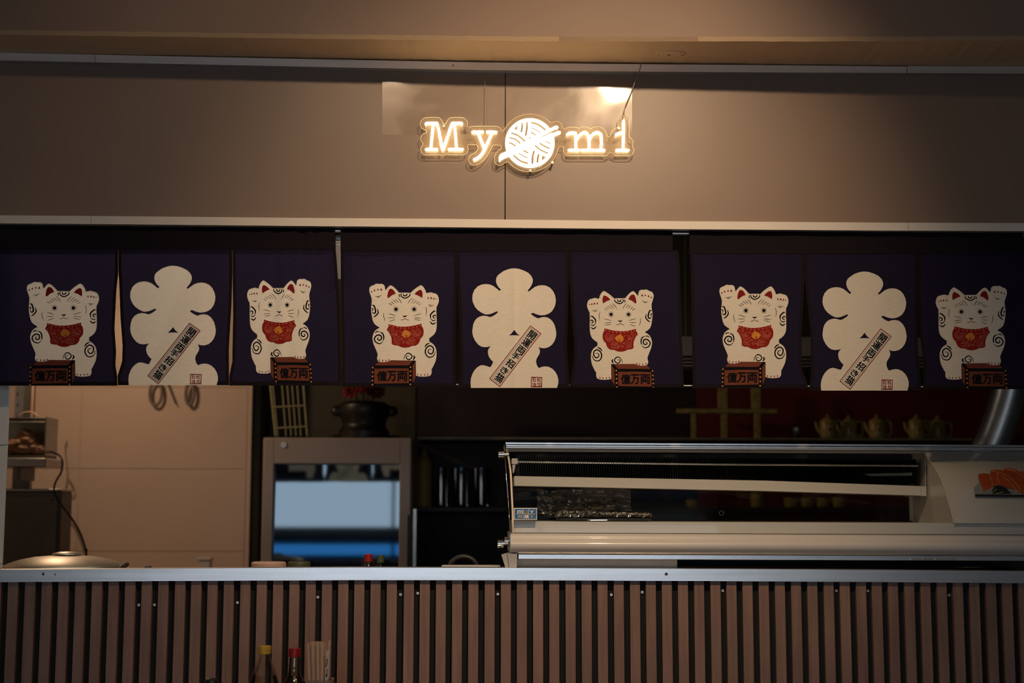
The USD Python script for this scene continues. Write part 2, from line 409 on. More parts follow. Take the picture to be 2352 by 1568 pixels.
def prism_px(poly, Y0, Y1):
    """Pixel polygon (shapely) extruded between the planes y = Y0 (front) and y = Y1; its real outline is the one on Y0."""
    out = []
    for g in getattr(poly, 'geoms', [poly]):
        if g.is_empty or g.geom_type != 'Polygon':
            continue
        v2, f = trimesh.creation.triangulate_polygon(g, engine='earcut')
        a = pixa(v2, Y0)
        b = a + [0, Y1 - Y0, 0]
        n = len(v2)
        tri = np.asarray(f)
        nrm = np.cross(a[tri[0][1]] - a[tri[0][0]], a[tri[0][2]] - a[tri[0][0]])
        if nrm[1] > 0:
            tri = tri[:, ::-1]
        faces, verts = [tri, tri[:, ::-1] + n], [a, b]
        off = 2 * n
        for ring in [g.exterior] + list(g.interiors):
            rp = pixa(np.array(ring.coords)[:-1], Y0)
            k = len(rp)
            verts += [rp, rp + [0, Y1 - Y0, 0]]
            i = np.arange(k)
            j = (i + 1) % k
            q = np.stack([off + i, off + j, off + k + j, off + k + i], 1)
            faces += [q[:, [0, 2, 1]], q[:, [0, 3, 2]]]
            off += 2 * k
        out.append(trimesh.Trimesh(np.vstack(verts), np.vstack(faces), process=False))
    m = cat_(out)
    m.fix_normals() if len(m.faces) < 3000 else None
    return m


def extrude_x(profile, x0, x1, close=True):
    """(y, z) section swept from x0 to x1 with end caps."""
    g = Polygon(profile)
    m = trimesh.creation.extrude_polygon(g, abs(x1 - x0), engine='earcut')
    v = m.vertices
    m.vertices = np.stack([min(x0, x1) + v[:, 2], v[:, 0], v[:, 1]], 1)
    m.fix_normals()
    return m


def pixz(px, py, z):
    """The point of the level plane at height z that the photograph shows at this pixel."""
    d = (px - 1176.0) * rt - (py - 784.0) * up + FPX * fw
    return CAM + (z - CAM[2]) / d[2] * d


def strip_px(top, bot, x0, x1, Y0, Y1, c=0.0):
    """Long profile between two pixel polylines."""
    tx, ty = np.array(top).T
    bx_, by = np.array(bot).T
    xs = np.unique(np.r_[x0, x1, [x for x in np.r_[tx, bx_] if x0 < x < x1]])
    up_ = [(x, np.interp(x, tx, ty)) for x in xs]
    dn = [(x, np.interp(x, bx_, by)) for x in xs[::-1]]
    return prism_px(Polygon(up_ + dn), Y0, Y1)


XL, XR = -3.4, 3.6
# ------------------------------------------------------------------ structure: the dining room side
floor = obj('floor', bx((XL, -7.2, -0.05), (XR, 3.5, 0)), FLOOR, kind='structure')
obj('ceiling', bx((XL, -7.2, 3.10), (XR, 0.3, 3.16)), ROOM_CEIL, kind='structure')
obj('wall_left', bx((XL - 0.1, -7.2, 0), (XL, 3.5, 3.1)), ROOM_WALL, kind='structure')
obj('wall_right', bx((XR, -7.2, 0), (XR + 0.1, 3.5, 3.1)), ROOM_WALL, kind='structure')
WX0, WX1, WZ0, WZ1 = -2.35, 1.85, 0.35, 2.35
rear = cat_([bx((XL, -7.2, 0), (WX0, -7.1, 3.1)), bx((WX1, -7.2, 0), (XR, -7.1, 3.1)), bx((WX0, -7.2, 0), (WX1, -7.1, WZ0)), bx((WX0, -7.2, WZ1), (WX1, -7.1, 3.1))])
obj('wall_rear', rear, ROOM_WALL, kind='structure')
win = thing('window_1', None, None, (0, -7.15, WZ0), kind='structure')
obj('upper_pane', bx((WX0, -7.17, 1.64), (WX1, -7.16, WZ1)), WINDOW_GLOW, win)
obj('middle_pane', bx((WX0, -7.17, 1.34), (WX1, -7.16, 1.46)), WINDOW_BLUE, win, label='added glowing blue pane')  # glowing band added for the blue strip mirrored in the fridge
obj('lower_pane', bx((WX0, -7.17, WZ0), (WX1, -7.16, 1.24)), WINDOW_GLOW, win)
obj('transom', bx((WX0, -7.18, 1.46), (WX1, -7.06, 1.64)), ROOM_WALL, win)
obj('transom', bx((WX0, -7.18, 1.24), (WX1, -7.06, 1.34)), ROOM_WALL, win)
obj('ledge', bx((WX0, -7.06, 1.545), (WX1, -7.02, 1.565)), WHITE_TRIM, win)
for x in (-2.35, -0.95, 0.45, 1.82):
    obj('mullion', bx((x, -7.18, WZ0), (x + 0.03, -7.08, WZ1)), DARK_STEEL, win)

# bulkhead beam above the sign
edge = [(-200, 77.5, -0.160), (0, 79.5, -0.164), (400, 84.5, -0.170), (800, 90, -0.176), (1200, 94.5, -0.183), (1500, 95, -0.192), (1952, 95, -0.210), (2352, 92.5, -0.228), (2560, 91, -0.236)]
ex, ey, eY = np.array(edge).T
exs = np.linspace(-200, 2560, 200)
eyy = np.interp(exs, ex, ey) + (meshkit.noise(np.stack([exs / 14, exs * 0, exs * 0], 1)) - 0.5) * 1.2
A = pixa(np.stack([exs, eyy], 1), np.interp(exs, ex, eY))
n = len(A)
top = A.copy()
top[:, 2] = 3.1
back = A.copy()
back[:, 1] = 0.04
i = np.arange(n - 1)
bulk = thing('wall_bulkhead', None, None, (0, -0.15, 2.42), kind='structure')
obj('front_board', trimesh.Trimesh(np.vstack([A, top, top + [0, 0.02, 0], A + [0, 0.02, 0]]), np.vstack([np.stack([i + o, i + 1 + o, i + 1 + p], 1) for o, p in ((0, n), (n, 2 * n), (2 * n, 3 * n))] + [np.stack([i + o, i + 1 + p, i + p], 1) for o, p in ((0, n), (n, 2 * n), (2 * n, 3 * n))]), process=False), BEAM, bulk)
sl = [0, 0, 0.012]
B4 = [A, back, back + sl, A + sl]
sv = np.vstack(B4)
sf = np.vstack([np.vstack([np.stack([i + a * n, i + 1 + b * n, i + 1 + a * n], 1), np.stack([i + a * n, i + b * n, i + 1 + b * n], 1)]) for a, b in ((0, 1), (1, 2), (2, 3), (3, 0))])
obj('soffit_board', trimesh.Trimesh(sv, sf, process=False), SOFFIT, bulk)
# round cover plate under the beam
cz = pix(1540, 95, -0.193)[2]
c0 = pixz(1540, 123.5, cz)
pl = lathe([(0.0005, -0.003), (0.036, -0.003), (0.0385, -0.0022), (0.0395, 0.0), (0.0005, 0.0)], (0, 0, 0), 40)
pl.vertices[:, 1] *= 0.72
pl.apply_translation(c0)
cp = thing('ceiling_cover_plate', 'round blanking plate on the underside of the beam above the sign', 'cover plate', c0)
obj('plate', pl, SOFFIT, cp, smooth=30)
for dx, r in ((0.0, 0.0032), (0.031, 0.0018), (-0.031, 0.0015)):
    s = trimesh.creation.cylinder(radius=r, height=0.001, sections=14)
    s.apply_translation(c0 + [dx - 0.004 * (dx == 0), 0, -0.0034])
    obj('screw_head', s, DARK_STEEL, cp)

# fascia above the serving hatch: two boards with a black seam
fas = thing('wall_fascia', None, None, (0, 0, 1.96), kind='structure')
xs_ = pix(1160.5, 330, 0)[0]
zt, zb = 2.46, pix(1160, 514, 0)[2]
obj('fascia_board', bx((pix(-80, 330, 0)[0], 0, zb), (xs_ - 0.0012, 0.02, zt)), PANEL, fas)
obj('fascia_board', bx((xs_ + 0.0012, 0, zb), (pix(2440, 330, 0)[0], 0.02, zt)), PANEL, fas)
obj('backing', bx((XL, 0.021, 1.955), (XR, 0.06, 3.1)), SEAM, fas)
obj('side_board', bx((XL, 0.0, 1.9), (pix(-80, 330, 0)[0], 0.02, 3.1)), PANEL, fas)
obj('side_board', bx((pix(2440, 330, 0)[0], 0.0, 1.9), (XR, 0.02, 3.1)), PANEL, fas)

T1T = [(-90, 118.6), (0, 120.5), (400, 129.4), (800, 137.5), (1100, 143), (1400, 146.7), (1800, 150), (2083, 153), (2084, 151.6), (2440, 152.6)]
T1B = [(-90, 136.8), (0, 138.6), (400, 146.7), (800, 155), (1100, 160.4), (1400, 163.7), (1800, 166.3), (2352, 168.8), (2440, 169)]
t1 = thing('trim_1', None, None, (0, -0.02, 2.4), kind='structure')
for a, b in ((-90, 217.6), (218.4, 2082.6), (2084, 2440)):
    obj('aluminium_strip', strip_px(T1T, T1B, a, b, -0.025, 0.0), ALU_DULL, t1)
h = pix(1041, 150, -0.026)
obj('screw_head', disc_y(h, 0.0022, 0.002), DARK_STEEL, t1)
T2T = [(-90, 493.4), (0, 494.2), (300, 496.5), (700, 500.2), (1000, 502.2), (1450, 507), (1750, 509), (2052, 511.2), (2352, 512.2), (2440, 512.6)]
T2B = [(-90, 511.6), (0, 512.8), (300, 515), (700, 518.9), (1000, 521.3), (1450, 525.5), (1750, 527.3), (2052, 529.5), (2352, 530.6), (2440, 531)]
t2 = thing('trim_2', None, None, (0, -0.012, 1.97), kind='structure')
for a, b in ((-90, 209.1), (209.9, 2085.6), (2086.6, 2440)):
    obj('cream_strip', strip_px(T2T, T2B, a, b, -0.012, 0.014), WHITE_TRIM, t2)

# ------------------------------------------------------------------ kitchen shell
KY, KB = 2.95, 3.30          # tiled wall and the recessed wall beyond it
xc = pix(578, 1000, KY)[0]
kz = 2.62
obj('wall_kitchen_left', bx((-2.55, 0.06, 0), (-2.50, KB, kz)), TILE, kind='structure')
tw = thing('wall_kitchen_tiled', None, None, (-1.2, KY, 0), kind='structure')
obj('mortar', bx((-2.50, KY + 0.004, 0), (xc, KY + 0.05, kz)), GROUT, tw)
gx = [pix(182, 1077, KY)[0] + k * 0.786 for k in (-3, -2, -1, 0)] + [pix(566, 1077, KY)[0]]
zr = pix(400, 1077, KY)[2]
dz = pix(400, 890, KY)[2] - zr
gz = [zr + k * dz for k in range(-3, 4)]
for a in range(len(gx) - 1):
    for b in range(len(gz) - 1):
        lo = max(gx[a], -2.50)
        if gx[a + 1] - lo < 0.02:
            continue
        t = bx((lo + 0.0018, KY, gz[b] + 0.0018), (gx[a + 1] - 0.0018, KY + 0.008, gz[b + 1] - 0.0018), 0.0016)
        obj('tile', t, TILE, tw)
obj('corner_strip', bx((gx[-1] + 0.001, KY - 0.003, 0), (xc, KY + 0.06, kz), 0.002), TILE, tw)
obj('wall_kitchen_return', bx((xc, KY + 0.05, 0), (xc + 0.03, KB, kz)), KITCHEN_DARK, kind='structure')
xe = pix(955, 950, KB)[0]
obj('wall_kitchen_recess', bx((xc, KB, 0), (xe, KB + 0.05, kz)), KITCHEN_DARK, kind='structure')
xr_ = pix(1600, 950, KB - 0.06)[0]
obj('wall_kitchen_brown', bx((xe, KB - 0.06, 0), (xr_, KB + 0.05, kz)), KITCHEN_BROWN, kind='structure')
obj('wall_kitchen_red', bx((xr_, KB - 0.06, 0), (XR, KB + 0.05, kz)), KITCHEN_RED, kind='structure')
obj('trim_3', bx((xe - 0.012, KB - 0.07, 1.56), (xe, KB - 0.055, kz)), KITCHEN_DARK, kind='structure')
obj('ceiling_kitchen', bx((-2.55, 0.06, kz), (XR, KB, kz + 0.04)), KITCHEN_DARK, kind='structure')
# tiled pier at the left of the hatch
px_ = pix(12, 1100, 0.075)[0]
pier = thing('wall_pier', None, None, (px_ - 0.2, 0.08, 0), kind='structure')
obj('pier_core', bx((px_ - 0.90, 0.084, 0), (px_ - 0.002, 0.092, 1.955)), GROUT, pier)
zg = pix(6, 1022, 0.075)[2]
for za, zb_ in ((zg - 0.6, zg - 0.301), (zg - 0.299, zg - 0.001), (zg + 0.001, zg + 0.3), (zg + 0.302, 1.955)):
    obj('tile', bx((px_ - 0.45, 0.075, za), (px_, 0.085, zb_), 0.0015), TILE_PIER, pier)
obj('wall_pier_right', bx((1.78, 0.08, 0), (XR, 0.24, 1.955)), ROOM_WALL, kind='structure')

# ------------------------------------------------------------------ bar front with slats
RT = [(-90, 1308.9), (0, 1308.0), (400, 1305.4), (800, 1302.9), (1200, 1304.0), (1600, 1306), (2000, 1308.3), (2352, 1311.3), (2440, 1312)]
RB = [(-90, 1337), (0, 1336.6), (400, 1333.8), (800, 1332), (1200, 1332.2), (1600, 1333.9), (2000, 1336.2), (2352, 1339.1), (2440, 1340)]
zrail = pix(1176, 1304, -0.006)[2]
rail = thing('counter_rail', 'brushed aluminium edge rail along the top of the slatted bar', 'rail', (0, 0, zrail))
obj('front_face', strip_px(RT, RB, -90, 2440, -0.006, 0.0035), ALU, rail)
obj('top_flange', strip_px(RT, [(x, y + 2.2) for x, y in RT], -90, 2440, 0.0035, 0.070), ALU, rail)
for x, y, r in ((99, 1318, 0.0036), (126, 1319, 0.0022), (1530.5, 1318, 0.004)):
    c = pix(x, y, -0.0068)
    obj('screw_hole', disc_y(c, r, 0.002), DARK_STEEL, rail)
    if r > 0.003:
        obj('screw_head', disc_y(c - [0, 0.0005, 0], r * 0.5, 0.002), BLACK_PLASTIC, rail)
SL = [-20.6, 18.1, 57.1, 95.7, 133.9, 172.5, 211, 248.9, 287.1, 325.2, 363.3, 401.8, 438.7, 476.6, 514, 552, 589.7, 627.1, 664.5, 702, 739.4, 776.8, 813.7, 851.1, 888.3, 927.7,
      964.2, 1001.2, 1038.5, 1075.7, 1113.1, 1150.4, 1187, 1224.3, 1261.2, 1298.6, 1335.6, 1372.3, 1409.6, 1446.8, 1483.2, 1520, 1556.9, 1594, 1631.6, 1668.4, 1705.3, 1742.6,
      1779.6, 1816.7, 1854.1, 1891.7, 1928.7, 1966.1, 2002.2, 2039.2, 2076.6, 2113.9, 2151.3, 2188.4, 2226.1, 2264.1, 2301.3, 2338.9]
bar = thing('bar_counter', 'bar front clad in brown vertical wooden slats on black felt', 'bar counter', (0, 0.03, 0))
ztop = pix(1176, 1316, 0.004)[2]
obj('felt_backing', bx((-1.7, 0.018, 0.02), (1.75, 0.030, ztop)), BLACK, bar)
obj('core_board', bx((-1.7, 0.030, 0.0), (1.75, 0.07, ztop)), DARK_WOOD, bar)
for k, x in enumerate(SL):
    w = 24.2 if x < 450 else 23.4
    a, b = pix(x, 1337, 0.004)[0], pix(x + w, 1337, 0.004)[0]
    obj('slat', bx((a, 0.004 + 0.0006 * random.random(), 0.02), (b, 0.018, ztop), 0.0008), SLAT, bar)
for x, y in ((319, 1389), (355, 1388.5), (545.5, 1383.5), (730, 1371), (920, 1365), (959.5, 1362), (1143.5, 1364), (1404, 1365.5), (1475, 1359.5), (1660, 1356), (1921, 1356), (1993.5, 1356.5), (2180, 1366.5)):
    c = pix(x, y, 0.0155)
    ring = trimesh.creation.annulus(r_min=0.0013, r_max=0.0033, height=0.0022, sections=20)
    ring.apply_transform(trimesh.transformations.rotation_matrix(math.pi / 2, [1, 0, 0]))
    ring.apply_translation(c)
    obj('screw', ring, SCREW, bar)

# ------------------------------------------------------------------ neon sign
def z1(u, v):
    return (850 + u / 3.36, 80 + v / 3.36)


def zb2(u, v):
    return (1130 + u / 10.456, 255 + v / 10.456)


NY = -0.030
LET = {'M': [[(432, 690), (440, 682), (505, 681), (518, 688), (535, 760), (558, 882), (575, 850), (620, 720), (632, 686), (645, 681), (700, 681), (708, 688)], [(487, 690), (478, 780), (468, 884)], [(652, 690), (660, 780), (668, 884)], [(434, 884), (515, 884)], [(610, 883), (712, 883)]],
       'y': [[(792, 750), (868, 748)], [(905, 748), (972, 750)], [(832, 752), (852, 800), (884, 882)], [(942, 752), (915, 815), (884, 882), (858, 925), (828, 952), (804, 962)]],
       'm': [[(1524, 768), (1540, 757), (1580, 757), (1588, 775), (1588, 886)], [(1590, 815), (1620, 772), (1655, 752), (1680, 770), (1690, 810), (1690, 886)], [(1690, 815), (1715, 772), (1750, 752), (1780, 768), (1786, 815), (1782, 886)], [(1536, 889), (1612, 889)], [(1638, 889), (1722, 889)], [(1745, 890), (1806, 890)]],
       'i': [[(1957, 662), (1956, 780), (1954, 886)], [(1900, 772), (1915, 760), (1952, 752)], [(1905, 890), (1992, 890)]]}
sign = thing('neon_sign', 'lit warm white tube lettering on a clear shaped backing', 'neon sign', pix(1210, 385, -0.02))
shapes = []
for ch, strokes in LET.items():
    parts = []
    for s in strokes:
        px = np.array([z1(*q) for q in smooth_line(s, 5)])
        shapes.append(LineString(px).buffer(4))
        parts.append(tube(pixa(px, NY), 0.0036, 10))
    obj('letter_tube', cat_(parts), NEON, sign, smooth=60)
C = zb2(910, 765)
ball = Point(*C).buffer(597 / 10.456, 48)


def gap(pts, w):
    return LineString([zb2(*q) for q in smooth_line(pts, 6)]).buffer(w / 2 / 10.456, cap_style=2)


def tri(*p):
    return Polygon([zb2(*q) for q in p])


gaps = [tri((525, 420), (612, 340), (602, 455)), gap([(722, 285), (722, 400), (700, 505)], 42), gap([(840, 260), (840, 400), (808, 590)], 42), gap([(942, 275), (1060, 300), (1170, 360), (1290, 455)], 46),
        gap([(942, 395), (1060, 450), (1168, 522)], 22), gap([(928, 510), (1000, 540), (1052, 577)], 32), tri((878, 667), (900, 608), (942, 635)), gap([(462, 520), (600, 570), (700, 640), (792, 725)], 42),
        gap([(418, 642), (520, 660), (610, 710), (682, 777)], 36), gap([(413, 755), (490, 785), (568, 837)], 40), tri((418, 868), (462, 895), (425, 912)), gap([(1268, 715), (1340, 745), (1407, 782)], 24),
        gap([(1142, 765), (1260, 840), (1390, 897)], 38), gap([(1032, 815), (1150, 920), (1342, 1012)], 38), tri((898, 882), (920, 853), (948, 892)), gap([(752, 943), (872, 1002)], 40),
        gap([(638, 1003), (740, 1070), (852, 1122)], 28), gap([(517, 1052), (620, 1150), (720, 1210), (862, 1252)], 44), gap([(1022, 945), (980, 1060), (970, 1263)], 46), gap([(1127, 1027), (1100, 1120), (1090, 1233)], 46), tri((1203, 1062), (1303, 1100), (1203, 1183))]
needles = union_all([LineString([zb2(230, 1075), zb2(1545, 393)]).buffer(50 / 10.456), LineString([zb2(300, 1080), zb2(1610, 515)]).buffer(46 / 10.456), Polygon([zb2(165, 1200), zb2(172, 1085), zb2(232, 1015), zb2(420, 940), zb2(500, 1050), zb2(240, 1160), zb2(190, 1208)]).buffer(0.6)])
wedge = tri((660, 885), (900, 760), (1546, 425), (1545, 468), (1000, 712))
bead = ball.difference(union_all(gaps)).union(needles).difference(wedge)
shapes.append(ball.union(needles))
obj('yarn_ball_tube', prism_px(bead.simplify(0.08), NY - 0.003, NY - 0.001), NEON_BALL, sign)
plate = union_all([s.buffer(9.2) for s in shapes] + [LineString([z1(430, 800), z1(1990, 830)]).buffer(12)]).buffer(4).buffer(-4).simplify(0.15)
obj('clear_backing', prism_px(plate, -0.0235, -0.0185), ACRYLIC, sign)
rim = LineString(np.array(plate.exterior.coords))
rp = pixa(np.array(rim.coords), -0.0236)
obj('backing_edge', tube(rp, 0.0007, 6, False), ACRYLIC_EDGE, sign, smooth=True)
for u, v in ((570, 703), (1918, 720), (1237, 1047), (1408, 985)):
    c = pix(*z1(u, v), -0.0265)
    ring = trimesh.creation.annulus(r_min=0.001, r_max=0.003, height=0.003, sections=20)
    ring.apply_transform(trimesh.transformations.rotation_matrix(math.pi / 2, [1, 0, 0]))
    ring.apply_translation(c)
    obj('standoff', cat_([ring, disc_y(c + [0, 0.003, 0], 0.0022, 0.0226, 14)]), STEEL, sign)
for pts in ([(712, 700), (760, 712), (800, 730), (815, 742)], [(975, 748), (1010, 745), (1040, 762)], [(1455, 760), (1490, 768), (1524, 762)], [(1806, 905), (1860, 913), (1905, 903)]):
    obj('link_wire', tube(smooth_line(pixa([z1(*q) for q in pts], -0.027), 6), 0.0005, 6), SCREW, sign)
cb = [(2097, 203), (2088, 240), (2076, 288), (2055, 330), (2040, 375), (2020, 430), (1995, 490), (1972, 545), (1962, 590), (1960, 618)]
cy = np.linspace(-0.0265, -0.027, len(cb))
pw = smooth_line(pixa([z1(*q) for q in cb], cy), 6)
obj('power_wire', tube(pw, 0.0011, 8), CABLE_GREY, label='thin grey wire running down from the upper trim to the lit sign', cat='wire', smooth=60)
sw = pixa([z1(884, 358), z1(887, 450), z1(890, 560), z1(894, 690)], [-0.004, -0.006, -0.011, -0.0185])
obj('hanging_thread', tube(sw, 0.0007, 6), SCREW, label='thin pale thread hanging straight above the letter y of the sign', cat='thread')

# clear protective film left on the boards behind the sign
fx = np.linspace(878, 1452, 70)
fy = np.linspace(167, 309.5, 26)
gxx, gyy = np.meshgrid(fx, fy)
wob = (meshkit.fbm(np.stack([gxx / 150, gyy / 90, gxx * 0], -1), 2, seed=4) - 0.5)
P3 = pixa(np.stack([gxx.ravel(), gyy.ravel()], 1), -0.0022 - 0.0016 * (0.5 + wob.ravel()) - (0.0017 * (gyy - 167) / 90 * np.clip((gxx - 1150) / 150, 0, 1)).ravel())
ii, jj = np.meshgrid(np.arange(25), np.arange(69), indexing='ij')
q = np.stack([ii * 70 + jj, (ii + 1) * 70 + jj, (ii + 1) * 70 + jj + 1, ii * 70 + jj + 1], -1).reshape(-1, 4)
obj('plastic_film', (P3, q), FILM, smooth=True, label='glossy clear plastic film stuck on the brown fascia behind the sign', cat='plastic film')

# ------------------------------------------------------------------ noren curtains
GLYPH = {
    '億': '356936715271517343744493459648987898839484879096929699929382867278758384768274905389537466856885747964719070904089393639/4647804780504651/4659805880624663|004305530752134513982299239823283112321841194527282728369836982780268419951995119410681063005402571032103403250114230933/5527521973196927|25912693349638884377367334743085',
    '万': '0091089922873469385740437843767172867087488648885197729880948389867689324232431298119900040004113211312329462365157809840189',
    '両': '00010111431243230524059816991698173443344368336833422342247874787543654365685468543483348388668966916999869991969490942493235423541298119901',
    '開': '533987408787718870907499869995969894998999005300/6409870987156415/6430642487248731|17631772317327831791179324982896368742725572559666966672817282718263666266547953794419441952205431543162/4254555455624262|0098119912981240453944000001/1209340934151215/1224342434301231',
    '運': '00890498079913901785208531934297529889979796998697857887518835842577254101400151145114760881|28233523362656275630333133645665566828682878567857866587668667789677956866686765906490316730662685268623942394002800/38108509851767176611571156173817/6639793880436743/6652805180566756/4339563856434343/4352565156564356|02061320172718282623221411010901',
    '手': '0064446544882289219125994499519754945590556599649855555455409240933992305530551586108808880782008000550508090712101944174430083007390940444044540155',
    '招': '00570366156315880389069916992397259426902659385538474152435252465841643068158815872885387039724887499346973599063905391457155622523046383643354526482631383139222621260125001600152102220331153115510155|43534399529953948694879896989754/5363866386845384',
    'き': '00360147614769605159506882728865896381567546974399409631693565249019891087086113580155004302471404130319042450255537|0475058208881594259755997797819681856487418731862283187718712363226010590664',
    '猫': '3316342548254838493958385925742574388439853885259924981585158400740074155815580048004815|389839994799489384938598959894403841/7150855085627162/7172857285847184/4850615061624862/4872617261844884|003307391830193022402043135300660873235822742086178706870589089824972893318733663240272234123607280221121202090204081420',
    '石': '00660773235723982499339934918191829992999339913835384611981199000500051134122631194210540064/3450814981803480',
    '松': '710573158134904992509942882481037902|398642968389859088979793938282607363807955836755723972376434613450674382|36454450474858266407630555035304472641373643|0072047906801758179827992853356442562835283240324123282227001701172201230232163216330953',
    '加': '599769977089888989969897999598125912/8879707970228822|00920799099918852662292942294167398637872387259629974396489250885269531929192900180018190319032918291837165513700783',
    '油': '35984699469388938897909999989922722272017100610161223522/7232883288527252/7263886288827282/4632613261524652/4663616261834682|0508060918152722302134143413301012010902|04910593119814973167316624612261|00382150235028422237063004310036',
}


def glyph(ch):
    out = []
    for p in GLYPH[ch].split('|'):
        rings = [[(int(r[k:k + 2]) / 99, int(r[k + 2:k + 4]) / 99) for k in range(0, len(r), 4)] for r in p.split('/')]
        g = Polygon(rings[0], rings[1:])
        out.append(g if g.is_valid else g.buffer(0))
    return union_all(out)


def ca(u, v):
    return (840 + u / 13.067, 640 + v / 13.067)


def cb_(u, v):
    return (840 + u / 9.8, 740 + v / 9.8)


def cc(u, v):
    return (1060 + u / 9.8, 600 + v / 9.8)


def cd(u, v):
    return (1060 + u / 9.8, 740 + v / 9.8)


def poly(f, *pts):
    p = Polygon([f(*q) for q in pts])
    return p if p.is_valid else p.buffer(0)


def line(f, w, *pts, flat=False):
    """w is the width in the tracing's own units; the stroke thins towards its ends unless flat."""
    s = {ca: 13.067, cb_: 9.8, cc: 9.8, cd: 9.8}[f]
    p = np.array([f(*q) for q in smooth_line(pts, 6)])
    if flat or len(p) < 3:
        return LineString(p).buffer(w / 2 / s, 4)
    t = np.linspace(0, 1, len(p))
    r = w / 2 / s * np.clip(1.15 - 0.75 * np.abs(2 * t - 1) ** 2.5, 0.3, 1.1)
    return union_all([LineString(p[k:k + 2]).buffer((r[k] + r[k + 1]) / 2, 4) for k in range(len(p) - 1)])


def dot(f, u, v, r, ry=None):
    s = {ca: 13.067, cb_: 9.8, cc: 9.8, cd: 9.8}[f]
    return affinity.translate(affinity.scale(Point(0, 0).buffer(1, 6), r / s, (ry or r) / s), *f(u, v))


def drop(f, u, v, r):
    return poly(f, (u - r, v + r * 0.7), (u - 0.6 * r, v + r), (u + 0.6 * r, v + r), (u + r, v + r * 0.6), (u + 0.55 * r, v - 0.3 * r), (u + 0.1 * r, v - 1.2 * r), (u - 0.45 * r, v - 0.3 * r))


def outline(f_pts, n=4):
    """Closed outline; points given as (u, v) or with a third item True for a sharp corner."""
    return Polygon(f_pts).buffer(0)


body_a = [(110, 290), (125, 250), (165, 212), (235, 190), (300, 150), (350, 142), (400, 155), (450, 148), (500, 155), (545, 180), (570, 225), (580, 280), (590, 345), (620, 310), (660, 260), (700, 215), (735, 195), (780, 205), (840, 245), (910, 310),
          (960, 365), (1005, 415), (1100, 415), (1200, 414), (1345, 420), (1400, 365), (1450, 320), (1530, 260), (1600, 215), (1650, 190), (1690, 205), (1740, 255), (1790, 340), (1815, 428), (1890, 415), (1955, 402), (2020, 425), (2090, 440), (2140, 470),
          (2175, 530), (2195, 600), (2195, 680), (2170, 760), (2125, 850), (2120, 1000), (2130, 1200), (2132, 1400)]
body_b = [(1598, 100), (1590, 160), (1575, 215), (1540, 270), (1490, 315), (1430, 357), (1433, 435), (1480, 460), (1530, 500), (1570, 560), (1590, 630), (1597, 700), (1590, 790), (1575, 870), (1545, 940), (1500, 1030), (1482, 1050), (1485, 1120),
          (1478, 1165), (1450, 1200), (1410, 1215), (1300, 1225), (1200, 1220), (1130, 1200), (1125, 860), (570, 853), (500, 885), (430, 900), (350, 897), (290, 885), (262, 850), (252, 800), (268, 735), (265, 700), (240, 640), (205, 560), (175, 490),
          (155, 410), (150, 340), (165, 270), (195, 205), (240, 160), (315, 117), (250, 80), (195, 35)]
body_a2 = [(234, 1307), (205, 1240), (190, 1160), (175, 1080), (160, 960), (160, 850), (175, 740), (180, 640), (170, 570), (145, 500), (115, 410), (102, 340)]
CAT_BODY = Polygon([ca(*q) for q in body_a] + [cb_(*q) for q in body_b] + [ca(*q) for q in body_a2]).buffer(0).buffer(0.7).buffer(-0.7)
EARS = [poly(ca, (650, 545), (652, 480), (670, 400), (695, 335), (720, 305), (760, 298), (800, 310), (840, 345), (875, 395), (893, 455), (830, 470), (770, 505), (720, 550), (690, 572), (660, 570)),
        poly(ca, (1462, 460), (1490, 425), (1530, 385), (1590, 345), (1640, 330), (1670, 340), (1695, 385), (1708, 450), (1705, 520), (1690, 575), (1640, 540), (1580, 505), (1520, 480))]
